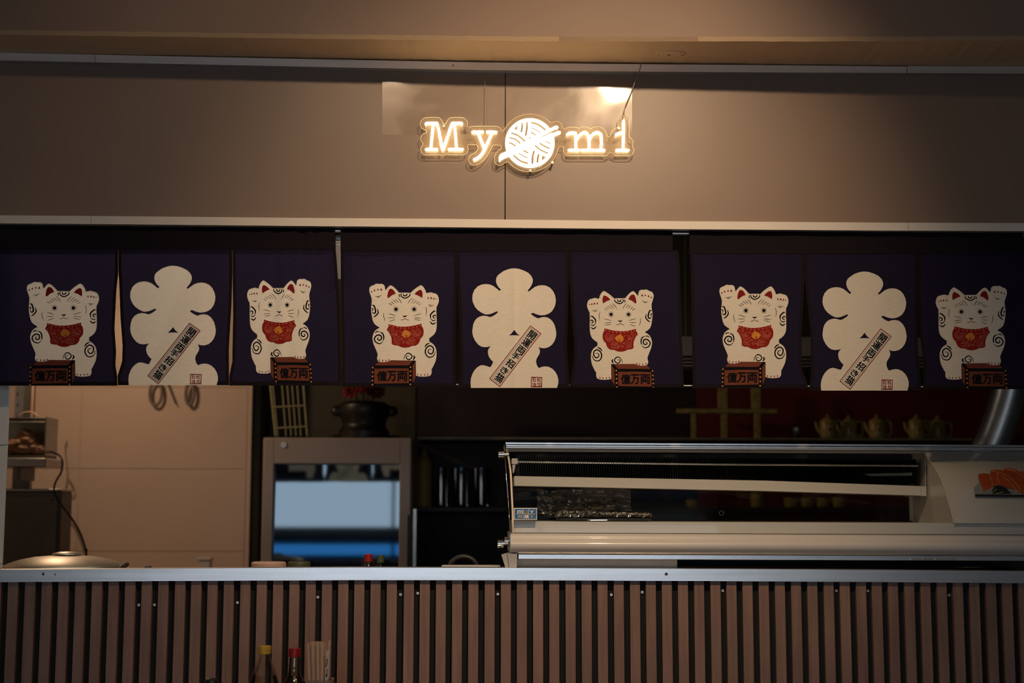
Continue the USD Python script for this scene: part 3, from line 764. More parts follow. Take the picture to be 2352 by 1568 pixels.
BLACKS = [line(ca, 30, (1078, 440), (1055, 475), (1065, 505), (1095, 548), (1175, 582), (1260, 552), (1320, 505), (1332, 470), (1310, 443)), line(ca, 30, (1140, 445), (1130, 478), (1150, 505), (1180, 513), (1220, 498), (1240, 470), (1230, 445)),
          line(ca, 24, (1035, 458), (1005, 490), (1010, 520), (1038, 547)),
          line(ca, 15, (955, 568), (1030, 650), (1080, 740)), line(ca, 13, (880, 612), (940, 660), (990, 717)), line(ca, 13, (810, 635), (860, 670), (922, 724)), line(ca, 15, (760, 692), (800, 718), (847, 752)), line(ca, 15, (688, 740), (740, 758), (792, 792)),
          line(ca, 14, (1415, 570), (1320, 650), (1268, 748)), line(ca, 12, (1490, 608), (1410, 660), (1350, 742)), line(ca, 12, (1550, 650), (1480, 690), (1412, 752)), line(ca, 12, (1618, 690), (1560, 715), (1510, 754)), line(ca, 12, (1662, 742), (1610, 765), (1570, 792)),
          dot(ca, 907, 915, 50), dot(ca, 907, 915, 80).difference(dot(ca, 907, 915, 70)), dot(ca, 1453, 915, 50), dot(ca, 1453, 915, 80).difference(dot(ca, 1453, 915, 70)),
          poly(ca, (1097, 1097), (1130, 1105), (1165, 1110), (1210, 1104), (1250, 1092), (1215, 1135), (1175, 1150), (1135, 1140)),
          line(ca, 14, (685, 1048), (790, 1072), (900, 1108)), line(ca, 13, (672, 1168), (780, 1166), (880, 1162)), line(ca, 13, (710, 1282), (780, 1255), (885, 1220)), line(ca, 13, (1445, 1108), (1560, 1075), (1680, 1050)),
          line(ca, 13, (1450, 1168), (1560, 1170), (1680, 1180)), line(ca, 13, (1452, 1220), (1550, 1232), (1650, 1252)), line(ca, 14, (538, 1022), (545, 1150), (585, 1275)), line(ca, 14, (1795, 825), (1825, 950), (1810, 1108)),
          line(ca, 13, (280, 526), (370, 530), (430, 511), (482, 490)), line(ca, 13, (335, 545), (380, 557), (432, 540)), line(ca, 13, (1868, 780), (1960, 796), (2062, 798)), line(ca, 12, (1893, 815), (1940, 820), (1992, 828)),
          line(ca, 40, (185, 800), (232, 795), (258, 830), (290, 930), (295, 985), (275, 1028), (240, 1036), (200, 1002)), line(ca, 26, (165, 895), (203, 895), (212, 930), (193, 975)), line(ca, 34, (348, 900), (375, 1000), (350, 1055), (290, 1118), (235, 1148)),
          line(ca, 38, (2092, 968), (2040, 978), (1960, 1055), (1942, 1110), (1955, 1192)), line(ca, 30, (2088, 1185), (2040, 1172), (2022, 1130), (2045, 1098), (2092, 1098), (2098, 1132)), line(ca, 26, (1950, 1208), (2030, 1258), (2092, 1232)), line(ca, 34, (1930, 1285), (1985, 1345), (2035, 1355), (2100, 1312)),
          line(cb_, 20, (213, 238), (250, 210), (302, 211)), line(cb_, 26, (320, 217), (375, 245), (402, 300), (406, 360), (395, 408)),
          line(cb_, 27, (388, 428), (350, 465), (310, 480), (240, 455), (200, 400), (200, 350), (240, 300), (290, 284), (340, 302), (355, 345), (340, 390), (300, 403), (265, 380), (275, 355), (295, 335)),
          line(cb_, 26, (1332, 556), (1370, 500), (1432, 468)), line(cb_, 26, (1563, 655), (1550, 710), (1500, 773), (1410, 780), (1355, 720), (1340, 650), (1365, 580), (1430, 528), (1490, 543), (1525, 590), (1515, 670), (1470, 712), (1420, 690), (1405, 645), (1430, 610), (1478, 604)),
          line(cb_, 22, (857, 832), (875, 770), (915, 715), (960, 694), (1010, 715), (1040, 760), (1030, 800), (985, 835), (940, 830), (910, 790), (925, 765), (972, 760)), line(cb_, 30, (1078, 752), (1098, 790), (1068, 840))]
PAWS = [drop(ca, 178, 382, 24), drop(ca, 262, 343, 28), drop(ca, 365, 318, 26), drop(ca, 463, 318, 32), drop(ca, 1873, 570, 26), drop(ca, 1962, 572, 30), drop(ca, 2045, 588, 26), dot(ca, 2113, 605, 15)] + \
       [dot(cb_, u, v, 11, 20) for u, v in ((305, 852), (383, 862), (457, 862), (522, 848), (1172, 1175), (1247, 1185), (1327, 1183), (1397, 1175))]
MOUTH = [line(ca, 12, (1048, 1230), (1100, 1230), (1145, 1207), (1168, 1172)), line(ca, 12, (1168, 1172), (1195, 1208), (1240, 1228), (1308, 1235))]
BIB = poly(cb_, (512, 42), (600, 60), (700, 85), (800, 97), (900, 95), (1000, 88), (1120, 65), (1255, 28), (1258, 80), (1290, 130), (1303, 180), (1303, 250), (1290, 300), (1260, 340), (1228, 370), (1220, 420), (1190, 475), (1140, 515), (1080, 525),
           (1030, 528), (980, 555), (900, 568), (820, 560), (770, 540), (720, 515), (650, 512), (600, 495), (583, 465), (588, 400), (575, 330), (550, 270), (515, 205), (475, 172), (490, 130), (515, 95))
BIBDOTS = [dot(cb_, u, v, 15) for u, v in ((550, 80), (622, 95), (713, 110), (793, 127), (880, 130), (975, 125), (1062, 115), (1147, 97), (1220, 70))]
BIBLINES = [line(cb_, 9, *p) for p in (
    [(560, 165), (575, 130), (615, 128), (630, 160), (610, 190), (585, 175), (600, 155)], [(535, 145), (525, 180), (545, 205)], [(570, 200), (590, 235), (630, 240)], [(580, 250), (600, 270), (615, 265)], [(585, 295), (605, 300)],
    [(655, 210), (632, 280), (640, 365)], [(650, 347), (720, 340), (790, 295)], [(728, 190), (785, 205), (815, 240)], [(665, 198), (690, 215), (710, 192)],
    [(1003, 180), (1060, 172), (1110, 200), (1160, 232)], [(1005, 215), (1080, 212), (1130, 250), (1180, 270), (1230, 262), (1248, 220), (1215, 198), (1185, 220), (1200, 245), (1220, 230)], [(1140, 190), (1150, 160), (1185, 146), (1220, 180)],
    [(1030, 240), (1080, 240), (1130, 275), (1180, 290), (1235, 285)], [(1025, 268), (1080, 272), (1130, 300), (1230, 307)], [(1022, 300), (1090, 310), (1130, 335), (1205, 345)],
    [(620, 385), (665, 380), (715, 430), (785, 470)], [(615, 420), (655, 412), (705, 460), (770, 503)], [(608, 455), (650, 458), (690, 487)], [(720, 380), (750, 370)], [(740, 405), (790, 400)], [(790, 350), (850, 380)], [(780, 370), (830, 385)],
    [(815, 445), (835, 422), (865, 432), (865, 462), (840, 472), (825, 455), (845, 445)], [(892, 452), (915, 428), (945, 445), (945, 480), (950, 500)], [(905, 465), (925, 450), (930, 475)],
    [(1005, 340), (1045, 350), (1085, 372), (1112, 405), (1100, 415)], [(945, 415), (975, 360)], [(970, 410), (1000, 365)], [(990, 410), (1030, 375)], [(1010, 420), (1070, 395)], [(975, 440), (1110, 412)], [(990, 470), (1125, 463)], [(1000, 492), (1085, 495)], [(965, 450), (970, 510)], [(880, 375), (895, 400)])]
BIBLINES += [dot(cb_, 686, 275, 30).difference(dot(cb_, 686, 275, 21)), dot(cb_, 686, 275, 14).difference(dot(cb_, 686, 275, 6))]
BELL = poly(cb_, (820, 250), (835, 210), (866, 187), (872, 168), (882, 160), (898, 168), (908, 182), (950, 188), (985, 215), (1018, 245), (1016, 268), (1000, 290), (985, 318), (950, 340), (900, 350), (850, 335), (815, 300), (806, 278)).buffer(0.5).buffer(-0.5)
BELLHOLE = [dot(cb_, 917, 308, 17), line(cb_, 10, (917, 310), (922, 350), flat=True)]
CHEST_BLACK = poly(cb_, (190, 985), (262, 885), (570, 850), (1126, 856), (1122, 1245), (1052, 1385), (1046, 1425), (130, 1425), (135, 1000))  # black ground of the printed chest
CHEST_FACES = [poly(cb_, (205, 972), (282, 888), (570, 853), (1062, 855), (972, 970)), poly(cb_, (193, 1046), (540, 1034), (970, 1038), (972, 1365), (188, 1382)), poly(cb_, (1055, 970), (1118, 880), (1120, 1243), (1056, 1368))]
STUDS = [dot(cb_, u, v, 19) for u, v in ((160, 1020), (155, 1123), (153, 1215), (150, 1310), (150, 1402), (1010, 1010), (1008, 1103), (1008, 1197), (1007, 1297), (1005, 1395))]


def place_glyph(ch, cx, cy, w, h, ang=0.0, bold=0.0):
    g = affinity.translate(affinity.scale(glyph(ch), w, h, origin=(0, 0)), -w / 2, -h / 2)
    if bold:
        g = g.buffer(bold)
    return affinity.translate(affinity.rotate(g, ang, origin=(0, 0)), cx, cy)


CHEST_TEXT = [place_glyph(c, *cb_((a + b) / 2, 1208), (b - a) / 9.8, 225 / 9.8, 0, 0.42) for c, a, b in (('億', 255, 475), ('万', 488, 690), ('両', 712, 940))]
BACK = Polygon([cc(*q) for q in [(1200, 155), (1300, 170), (1400, 205), (1500, 255), (1570, 325), (1605, 400), (1605, 460), (1585, 520), (1545, 590), (1487, 655), (1513, 678), (1570, 635), (1650, 575), (1730, 545), (1810, 535), (1900, 545), (1990, 590), (2060, 665), (2105, 760),
     (2125, 860), (2115, 960), (2085, 1050), (2030, 1130), (1960, 1180), (1880, 1208), (1790, 1215), (1710, 1200), (1650, 1175), (1605, 1157), (1558, 1182), (1620, 1230), (1680, 1265), (1730, 1283), (1790, 1260), (1860, 1250), (1930, 1260), (1990, 1290), (2050, 1350), (2095, 1430), (2120, 1520)]] +
    [cd(*q) for q in [(2135, 250), (2125, 330), (2095, 420), (2040, 500), (1970, 555), (1880, 583), (1800, 580), (1730, 555), (1758, 600), (1768, 660), (1755, 710), (1720, 770), (1690, 820), (1678, 880), (1690, 940), (1715, 1000), (1745, 1028), (1800, 1003), (1880, 990), (1960, 1000), (2040, 1040),
     (2110, 1110), (2155, 1190), (2180, 1280), (2180, 1370), (2150, 1480), (1700, 1490), (1100, 1495), (600, 1490), (210, 1475), (202, 1350), (215, 1250), (245, 1160), (290, 1080), (350, 1015), (420, 970), (480, 962), (540, 975), (640, 1008), (665, 990), (715, 890), (660, 840), (615, 770),
     (595, 700), (595, 630), (620, 580), (665, 535), (600, 552), (530, 560), (450, 548), (380, 505), (310, 420), (265, 330), (245, 250), (242, 190)]] +
    [cc(*q) for q in [(260, 1430), (290, 1350), (340, 1285), (410, 1240), (490, 1222), (560, 1228), (645, 1253), (700, 1235), (770, 1190), (815, 1150), (800, 1120), (740, 1150), (660, 1182), (590, 1195), (530, 1192), (450, 1155), (360, 1090), (300, 1020), (255, 920), (240, 840), (250, 740), (290, 640),
     (360, 565), (450, 522), (550, 508), (640, 520), (720, 555), (790, 610), (855, 665), (890, 635), (840, 590), (795, 520), (775, 450), (780, 380), (810, 320), (870, 270), (950, 215), (1040, 180), (1120, 160)]]).buffer(0)
BACK = BACK.buffer(0.6).buffer(-1.2).buffer(0.6).difference(poly(cd, (1190, 170), (1215, 210), (1250, 255), (1310, 298), (1240, 290), (1130, 290), (1062, 297), (1110, 265), (1150, 220)))
BN = poly(cd, (1550, 70), (1798, 250), (865, 1458), (622, 1268))
BN_IN = BN.buffer(-1.7, join_style=2)
BN_LINE = BN.buffer(-4.2, join_style=2).difference(BN.buffer(-4.9, join_style=2))
BANG = math.degrees(math.atan2(790 - 1650, 1330 - 190)) * -1
BTXT = [place_glyph(c, *cd(u, v), w / 9.8, h / 9.8, BANG, 0.18) for c, u, v, w, h in (('開', 1588, 290, 175, 190), ('運', 1465, 455, 190, 185), ('両', 1335, 628, 190, 185), ('手', 1222, 755, 175, 150), ('招', 1105, 925, 185, 180), ('き', 965, 1085, 170, 150), ('猫', 858, 1245, 185, 190))]
SEAL = [poly(cd, (1572, 1228), (1815, 1235), (1812, 1450), (1568, 1452)).buffer(0.4)]
SEAL = [SEAL[0].difference(SEAL[0].buffer(-1.5, join_style=2))]
SEALTXT = [place_glyph(c, *cd(u, v), 92 / 9.8, 92 / 9.8, 0, -0.02) for c, u, v in (('石', 1636, 1290), ('松', 1745, 1292), ('油', 1636, 1395), ('加', 1748, 1395))]

CAT_LAYERS = [('chest_shadow', PRINT_BLACK, [CHEST_BLACK]), ('chest', PRINT_BROWN, CHEST_FACES), ('chest_studs', PRINT_ORANGE, STUDS), ('chest_lettering', PRINT_BLACK, CHEST_TEXT), ('cat_body', PRINT_WHITE, [CAT_BODY]),
              ('marking', PRINT_BLACK, BLACKS), ('ear', PRINT_DARKRED, EARS), ('toe_marks', PRINT_DARKRED, PAWS), ('mouth', PRINT_BROWN, MOUTH), ('bib', PRINT_RED, [BIB]), ('bib_pattern', PRINT_PINK, BIBLINES + BIBDOTS), ('bell', PRINT_ORANGE, [BELL]), ('bell_slot', PRINT_RED, BELLHOLE)]
BACK_LAYERS = [('cat_back', PRINT_WHITE, [BACK]), ('banner_border', PRINT_DARKRED, [BN]), ('banner', PRINT_PALE, [BN_IN]), ('banner_line', PRINT_DARKRED, [BN_LINE]), ('banner_lettering', PRINT_BLACK, BTXT), ('seal', PRINT_DARKRED, SEAL + SEALTXT)]


def wave(x, y, k):
    t = np.clip((y - 530) / 360, 0, 1.05)
    w = 0.0045 * t * np.sin(x / 41 + 1.9 * k) + 0.003 * t * np.sin(x / 90 + y / 150 + k) + 0.0010 * np.sin(x / 19 + y / 60)
    if k == 0:
        w = w + 0.0035 * np.exp(-((x - 690) / 55) ** 2) * np.sin(x / 5.2) * np.clip(1.3 - (y - 520) / 150, 0, 1) + 0.004 * np.exp(-((x - 640) / 30) ** 2) * np.sin((x + y * 0.1) / 9)
        w = w + 0.003 * np.exp(-((x - 400 + (y - 700) * 0.4) / 22) ** 2) * np.clip((y - 560) / 60, 0, 1)
    if k == 1:
        w = w - 0.0022 * np.exp(-((x - 1182) / 6) ** 2) * np.clip((y - 600) / 50, 0, 1)
    if k == 2:
        w = w - 0.0025 * np.exp(-((x - 1985) / 9) ** 2) * np.clip((y - 600) / 50, 0, 1) + 0.003 * np.sin((x - 2290) / 12) * np.exp(-((x - 2290) / 45) ** 2)
    return w


NOR_Y = 0.0105


def on_cloth(p, k, off):
    return pixa(p, NOR_Y + wave(p[:, 0], p[:, 1], k) - off)


def print_mesh(shapes_, clip, k, off, fn):
    out = []
    g = union_all([s if s.is_valid else s.buffer(0) for s in shapes_])
    for s in getattr(g, 'geoms', [g]):
        if s.is_empty or s.geom_type != 'Polygon':
            continue
        s = s.simplify(0.06)
        s = Polygon(fn(np.array(s.exterior.coords)), [fn(np.array(r.coords)) for r in s.interiors]).buffer(0).intersection(clip)
        for e in getattr(s, 'geoms', [s]):
            if e.is_empty or e.geom_type != 'Polygon' or e.area < 0.05:
                continue
            v, f = trimesh.creation.triangulate_polygon(e, engine='earcut')
            v3 = np.column_stack([v, np.zeros(len(v))])
            if e.area > 60:
                v3, f = trimesh.remesh.subdivide_to_size(v3, f, 9.0, max_iter=12)
            w3 = on_cloth(v3[:, :2], k, off)
            f = np.asarray(f)
            nr = np.cross(w3[f[:, 1]] - w3[f[:, 0]], w3[f[:, 2]] - w3[f[:, 0]])[:, 1].sum()
            out.append(trimesh.Trimesh(w3, f[:, ::-1] if nr > 0 else f, process=False))
    return cat_(out) if out else None


def edge_x(line_, y):
    a = np.array(line_, float)
    return np.interp(y, a[:, 0], a[:, 1])


def flap_grid(L, Rr, y0, y1, k, off=0.0, step=6.0):
    ys = np.linspace(y0, y1, int((y1 - y0) / step) + 2) if np.ndim(y1) == 0 else None
    nx = int((edge_x(Rr, y0) - edge_x(L, y0)) / step) + 2
    u = np.linspace(0, 1, nx)
    xs = edge_x(L, ys)[:, None] * (1 - u) + edge_x(Rr, ys)[:, None] * u
    p = np.column_stack([xs.ravel(), np.repeat(ys, nx)])
    v = on_cloth(p, k, off)
    ii, jj = np.meshgrid(np.arange(len(ys) - 1), np.arange(nx - 1), indexing='ij')
    a = ii * nx + jj
    return v, np.stack([a, a + nx, a + nx + 1, a + 1], -1).reshape(-1, 4)


def cloth_mesh(g, k, off):
    """Cloth of the outline g (pixels), triangulated finely enough to follow the folds."""
    out = []
    for e in getattr(g, 'geoms', [g]):
        if e.is_empty or e.geom_type != 'Polygon' or e.area < 0.3:
            continue
        v, f = trimesh.creation.triangulate_polygon(e.simplify(0.02), engine='earcut')
        v3, f = trimesh.remesh.subdivide_to_size(np.column_stack([v, np.zeros(len(v))]), f, 8.0, max_iter=14)
        w3 = on_cloth(v3[:, :2], k, off)
        f = np.asarray(f)
        nr = np.cross(w3[f[:, 1]] - w3[f[:, 0]], w3[f[:, 2]] - w3[f[:, 0]])[:, 1].sum()
        out.append(trimesh.Trimesh(w3, f[:, ::-1] if nr > 0 else f, process=False))
    return cat_(out)


REF_CAT, REF_BACK = (847.8, 1008.3, 650.9, 885.0), (1080.6, 1282.4, 615.8, 891.0)
S1L = [(560, 271), (625, 271.5), (668, 267), (755, 262.8), (806, 266.6), (839, 265), (863, 269), (890, 270)]
S1R = [(560, 271.4), (625, 272), (643, 273.5), (730, 276.8), (793, 281.4), (829, 280.6), (863, 270), (890, 271)]
S2L = [(560, 533.4), (628, 533.8), (700, 531.5), (800, 525.5), (863, 525.8), (890, 526.5)]
S2R = [(560, 533.9), (628, 534.3), (720, 535.5), (800, 534), (830, 533.7), (863, 526.6), (890, 527)]
S3L = [(560, 1050), (640, 1050), (750, 1046.5), (850, 1045), (875, 1047), (893, 1049)]
S3R = [(560, 1050.4), (640, 1050.6), (750, 1055.5), (845, 1058), (875, 1055), (893, 1052)]
S4L = [(560, 1308), (638, 1306.5), (800, 1302.3), (870, 1307), (893, 1308)]
S4R = [(560, 1308.4), (638, 1307.5), (730, 1313.8), (790, 1318.9), (831, 1317.6), (880, 1310), (893, 1311)]
S5L = [(560, 1848), (640, 1848), (770, 1841), (845, 1841), (880, 1855), (900, 1856)]
S5R = [(560, 1848.5), (640, 1848.5), (765, 1862), (845, 1863), (880, 1860), (900, 1859)]
S6L = [(560, 2108), (640, 2107.5), (800, 2108), (880, 2115), (900, 2115)]
S6R = [(560, 2108.5), (640, 2108), (760, 2112), (840, 2122), (880, 2121), (900, 2120)]
NOREN = [
    dict(label='leftmost navy noren curtain printed with white lucky cats, over the tiled kitchen wall', top=[(-40, 516.2), (110, 517.6), (300, 521), (500, 523), (640, 523.5), (700, 524.5), (769, 523)], seam=572.0,
         L=[(510, -40), (900, -40)], R=[(510, 768.5), (575, 771), (640, 776), (700, 780.5), (760, 782), (900, 784)], slits=[(S1L, S1R), (S2L, S2R)], bottom=[885.5, 884.3, 885.0],
         prints=[('c', (61.2, 227.8, 646.7, 885.3), False), ('b', (294.6, 500.5, 609.7, 884.3), False), ('c', (567.5, 716.0, 639.8, 878.5), True)]),
    dict(label='middle navy noren curtain printed with white lucky cats, directly below the lit sign', top=[(782, 525.2), (900, 526), (1545, 527)], seam=577.0,
         L=[(510, 782), (640, 782.8), (900, 786)], R=[(510, 1544), (530, 1545), (560, 1556), (600, 1561), (760, 1566), (900, 1571)], slits=[(S3L, S3R), (S4L, S4R)], bottom=[888.3, 890.6, 889.5],
         prints=[('c', REF_CAT, False), ('b', REF_BACK, False), ('c', (1348.4, 1502.5, 664.5, 891.5), True)]),
    dict(label='rightmost navy noren curtain printed with white lucky cats, in the dim right end', top=[(1580, 527), (2360, 532)], seam=583.0,
         L=[(510, 1583), (640, 1587), (800, 1590), (900, 1591)], R=[(510, 2347), (560, 2352), (600, 2358), (900, 2368)], slits=[(S5L, S5R), (S6L, S6R)], bottom=[891.5, 896.8, 893.5],
         prints=[('c', (1652.2, 1811.2, 653.6, 888.4), False), ('b', (1885.2, 2087.2, 623.2, 897.0), False), ('c', (2149.3, 2314.0, 656.0, 892.0), True)])]
for k, N in enumerate(NOREN):
    mid = (edge_x(N['L'], 530) + edge_x(N['R'], 530)) / 2
    nt = thing('noren_curtain', N['label'], 'noren curtain', pix(mid, 890, NOR_Y), group='printed noren curtains hung across the kitchen hatch')
    ty = np.array(N['top'], float)
    # doubled sleeve that the rod runs through
    xs = np.linspace(edge_x(N['L'], 530), edge_x(N['R'], 530), 260)
    t_ = np.linspace(0, 1, 9)
    rag = (meshkit.noise(np.stack([xs / 16, xs * 0 + k, xs * 0], 1)) - 0.5) * (3.0 if k == 0 else 1.2) * np.where(xs < 260, 0.3, 1)
    yt = np.interp(xs, ty[:, 0], ty[:, 1]) + rag
    yy = yt[None] * (1 - t_[:, None]) + N['seam'] * t_[:, None]
    p = np.column_stack([np.tile(xs, 9), yy.ravel()])
    ii, jj = np.meshgrid(np.arange(8), np.arange(259), indexing='ij')
    a = ii * 260 + jj
    front = on_cloth(p, k, 0.0012)
    backv = front + [0, 0.016, 0]
    qf = np.stack([a, a + 260, a + 261, a + 1], -1).reshape(-1, 4)
    jt = np.arange(259)
    topq = np.stack([jt, jt + 1, jt + 1 + len(front), jt + len(front)], 1)
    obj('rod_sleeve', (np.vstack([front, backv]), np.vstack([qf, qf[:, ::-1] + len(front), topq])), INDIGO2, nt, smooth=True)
    lefts = [N['L']] + [s[1] for s in N['slits']]
    rights = [s[0] for s in N['slits']] + [N['R']]
    for m in range(3):
        L, Rr, yb = lefts[m], rights[m], N['bottom'][m]
        ysx = np.linspace(N['seam'], yb, 60)
        clip = Polygon(np.vstack([np.column_stack([edge_x(L, ysx) + 0.3, ysx]), np.column_stack([edge_x(Rr, ysx) - 0.3, ysx])[::-1]])).buffer(0)
        kind_, (x0, x1, y0, y1), flip = N['prints'][m]
        ref = REF_CAT if kind_ == 'c' else REF_BACK

        def fn(c, x0=x0, x1=x1, y0=y0, y1=y1, flip=flip, ref=ref, unflip=False):
            c = np.asarray(c, float)
            u = (c[:, 0] - ref[0]) / (ref[1] - ref[0])
            v_ = (c[:, 1] - ref[2]) / (ref[3] - ref[2])
            if flip:
                u = 1 - u
            x = x0 + u * (x1 - x0) + (7.0 * (v_ - 0.2) if flip else 0)
            return np.column_stack([x, y0 + v_ * (y1 - y0)])


        layers = CAT_LAYERS if kind_ == 'c' else BACK_LAYERS
        white = next(s for n_, _, s in layers if n_ in ('cat_body', 'cat_back'))[0].simplify(0.06)
        white = Polygon(fn(np.array(white.exterior.coords)), [fn(np.array(r.coords)) for r in white.interiors]).buffer(0).intersection(clip)
        ysf = np.linspace(N['seam'] - 2, yb, 90)
        full = Polygon(np.vstack([np.column_stack([edge_x(L, ysf), ysf]), np.column_stack([edge_x(Rr, ysf), ysf])[::-1]])).buffer(0)
        fl = obj('flap', cloth_mesh(full.difference(white.buffer(-0.5)), k, 0.0), INDIGO, nt, smooth=True)
        hw = 7.0
        inner = Polygon(np.vstack([np.column_stack([edge_x(L, ysf) + hw, ysf]), np.column_stack([edge_x(Rr, ysf) - hw, ysf])[::-1]])).buffer(0)
        inner = inner.intersection(sbox(-100, 0, 2500, yb - 9))
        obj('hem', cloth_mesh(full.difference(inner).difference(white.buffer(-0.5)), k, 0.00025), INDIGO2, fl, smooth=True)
        for j, (nm, mt, shp) in enumerate(layers):
            if nm == 'chest_lettering' and flip:      # the lettering is not mirrored on the mirrored print
                fc = CHEST_FACES[1]
                mx = (fc.bounds[0] + fc.bounds[2]) / 2
                shp = [affinity.scale(s, -1, 1, origin=(mx, 0)) for s in shp]
            big = [s for s in shp if len(shp) == 1 or (max(s.bounds[2] - s.bounds[0], s.bounds[3] - s.bounds[1]) > 9.5 and nm != 'bib_pattern')]
            small = [s for s in shp if not any(s is b_ for b_ in big)]
            for grp, knd in [([s], None) for s in big] + ([(small, 'stuff' if len(small) > 1 else None)] if small else []):
                pm = print_mesh(grp, clip, k, 0.0005 + 0.00022 * j, fn)
                if pm is not None:
                    obj('printed_' + nm, pm, mt, fl, kind=knd)

# rods that carry the curtains
ra, rb_ = pix(-60, 523.5, 0.0185), pix(2349, 543, 0.0185)
rod = thing('curtain_rod', 'thin silver tension rod that the navy curtains hang from', 'curtain rod', (ra + rb_) / 2)
r1, r2 = pix(768.5, 530, 0.0185), pix(1543.5, 536, 0.0185)
obj('rod_tube', tube([ra, r1, r2, rb_], 0.0042, 14), CHROME, rod, smooth=60)
for c in (r1, r2, pix(2349, 541, 0.0185)):
    obj('end_cap', cyl_x(c, 0.0058, 0.004), CHROME, rod, smooth=30)
ba, bb_ = pix(760, 541, 0.040), pix(792, 641, 0.040)
brk = thing('rod_bracket', 'pale metal hanger plate glimpsed in the gap between the left and middle curtains', 'bracket', (ba + bb_) / 2)
obj('plate', bx(np.minimum(ba, bb_), np.maximum(ba, bb_) + [0, 0.003, 0], 0.001), WHITE_TRIM, brk)
for y in (547, 554, 561):
    c0_, c1_ = pix(760, y, 0.0385), pix(792, y + 2.6, 0.0385)
    obj('rib', bx(np.minimum(c0_, c1_), np.maximum(c0_, c1_) + [0, 0.002, 0]), STEEL, brk)
l0, l1 = pix(1040, 883, 0.035), pix(2130, 888, 0.035)
lr = obj('lower_curtain_rod', tube([l0, l1], 0.0018, 10), WHITE_PLASTIC, smooth=60, label='thin white rod behind the lower edge of the middle and right curtains', cat='rod')

# ------------------------------------------------------------------ display case on the bar
def zz(y, Y, x=1176.0):
    return pix(x, y, Y)[2]


CXL = pix(1176, 1200, 0.05)[0]
CXR = pix(2475, 1200, 0.05)[0]
case = thing('display_case', 'white refrigerated sushi display case with curved glass front standing on the bar', 'display case', (CXL, 0.2, zz(1304, 0.05)))


def sink(m, s=0.0028):
    """The case stands a little lower at its right end."""
    m.vertices = np.asarray(m.vertices) - np.column_stack([np.zeros((len(m.vertices), 2)), s * (np.asarray(m.vertices)[:, 0] - CXL)])
    return m


zd = zz(1197, 0.075)
bench_z = zz(1304.6, 0.05) - 0.012
roll = [(0.42, zz(1225, 0.05)), (0.050, zz(1224.5, 0.05)), (0.034, zz(1226.5, 0.034)), (0.028, zz(1231, 0.028)), (0.026, zz(1236, 0.026)), (0.020, zz(1239, 0.02)), (0.013, zz(1245, 0.013)), (0.011, zz(1252, 0.011)), (0.014, zz(1260, 0.014)), (0.024, zz(1267, 0.024)), (0.040, zz(1271.5, 0.04)), (0.42, zz(1272.5, 0.04))]
rs_ = smooth_line(roll[1:-1], 5)
obj('body', sink(extrude_x([roll[0]] + [tuple(q) for q in rs_] + [roll[-1]], CXL - 0.004, CXR)), CASE_WHITE, case, smooth=40)
obj('deck', sink(bx((CXL + 0.004, 0.072, zz(1223.5, 0.072)), (CXR, 0.43, zd), 0.0015)), CASE_WHITE, case)
obj('lower_strip', sink(bx((pix(1190, 1275, 0.045)[0], 0.040, zz(1283.4, 0.045)), (CXR, 0.055, zz(1272, 0.045)), 0.0012)), ALU, case)
obj('plinth', sink(bx((pix(1187, 1290, 0.075)[0], 0.076, bench_z + 0.003), (pix(1556, 1290, 0.075)[0], 0.40, zz(1283, 0.075)), 0.001)), CASE_GREY, case)
obj('underside', sink(bx((CXL + 0.02, 0.09, zz(1283, 0.09)), (CXR, 0.42, zz(1273, 0.09)))), BLACK_PLASTIC, case)
obj('rear_skirt', sink(bx((CXL + 0.02, 0.405, bench_z + 0.006), (CXR, 0.42, zz(1273, 0.09)))), BLACK_PLASTIC, case)  # black sheet added to keep the gap under the case dark
obj('foot', prism_px(Polygon([(1165.5, 1270.5), (1188, 1272), (1187, 1303.2), (1170, 1303.2)]), 0.020, 0.10), CASE_GREY, case)
obj('foot', prism_px(Polygon([(1152, 1275), (1165, 1271), (1169.5, 1303.2), (1161, 1303.2)]), 0.026, 0.10), CASE_GREY, case)
obj('foot', sink(bx((CXR - 0.10, 0.08, bench_z + 0.006), (CXR - 0.03, 0.40, zz(1273, 0.06)))), CASE_GREY, case)
for a, b in ((2093, 2118), (2120, 2146), (2149, 2198)):
    p0, p1 = pix(a, 1282, 0.034), pix(b, 1286, 0.034)
    obj('hinge_plate', bx(np.minimum(p0, p1), np.maximum(p0, p1) + [0, 0.006, 0], 0.0006), STEEL, case)
curve = [(0.046, 1223), (0.047, 1210), (0.049, 1197), (0.058, 1180), (0.076, 1158), (0.095, 1136), (0.115, 1114), (0.136, 1097), (0.163, 1079), (0.200, 1062), (0.232, 1050), (0.256, 1040), (0.276, 1030)]
gp = smooth_line([(Y, zz(y, Y)) for Y, y in curve], 5)
k = len(gp)
gv = np.vstack([np.column_stack([np.full(k, x), gp]) for x in np.linspace(CXL + 0.002, CXR, 12)])
ii, jj = np.meshgrid(np.arange(11), np.arange(k - 1), indexing='ij')
a_ = ii * k + jj
obj('front_glass', sink(trimesh.Trimesh(gv, np.vstack([np.stack([a_, a_ + k, a_ + k + 1], -1).reshape(-1, 3), np.stack([a_, a_ + k + 1, a_ + 1], -1).reshape(-1, 3)]), process=False)), CASE_GLASS, case, smooth=True)
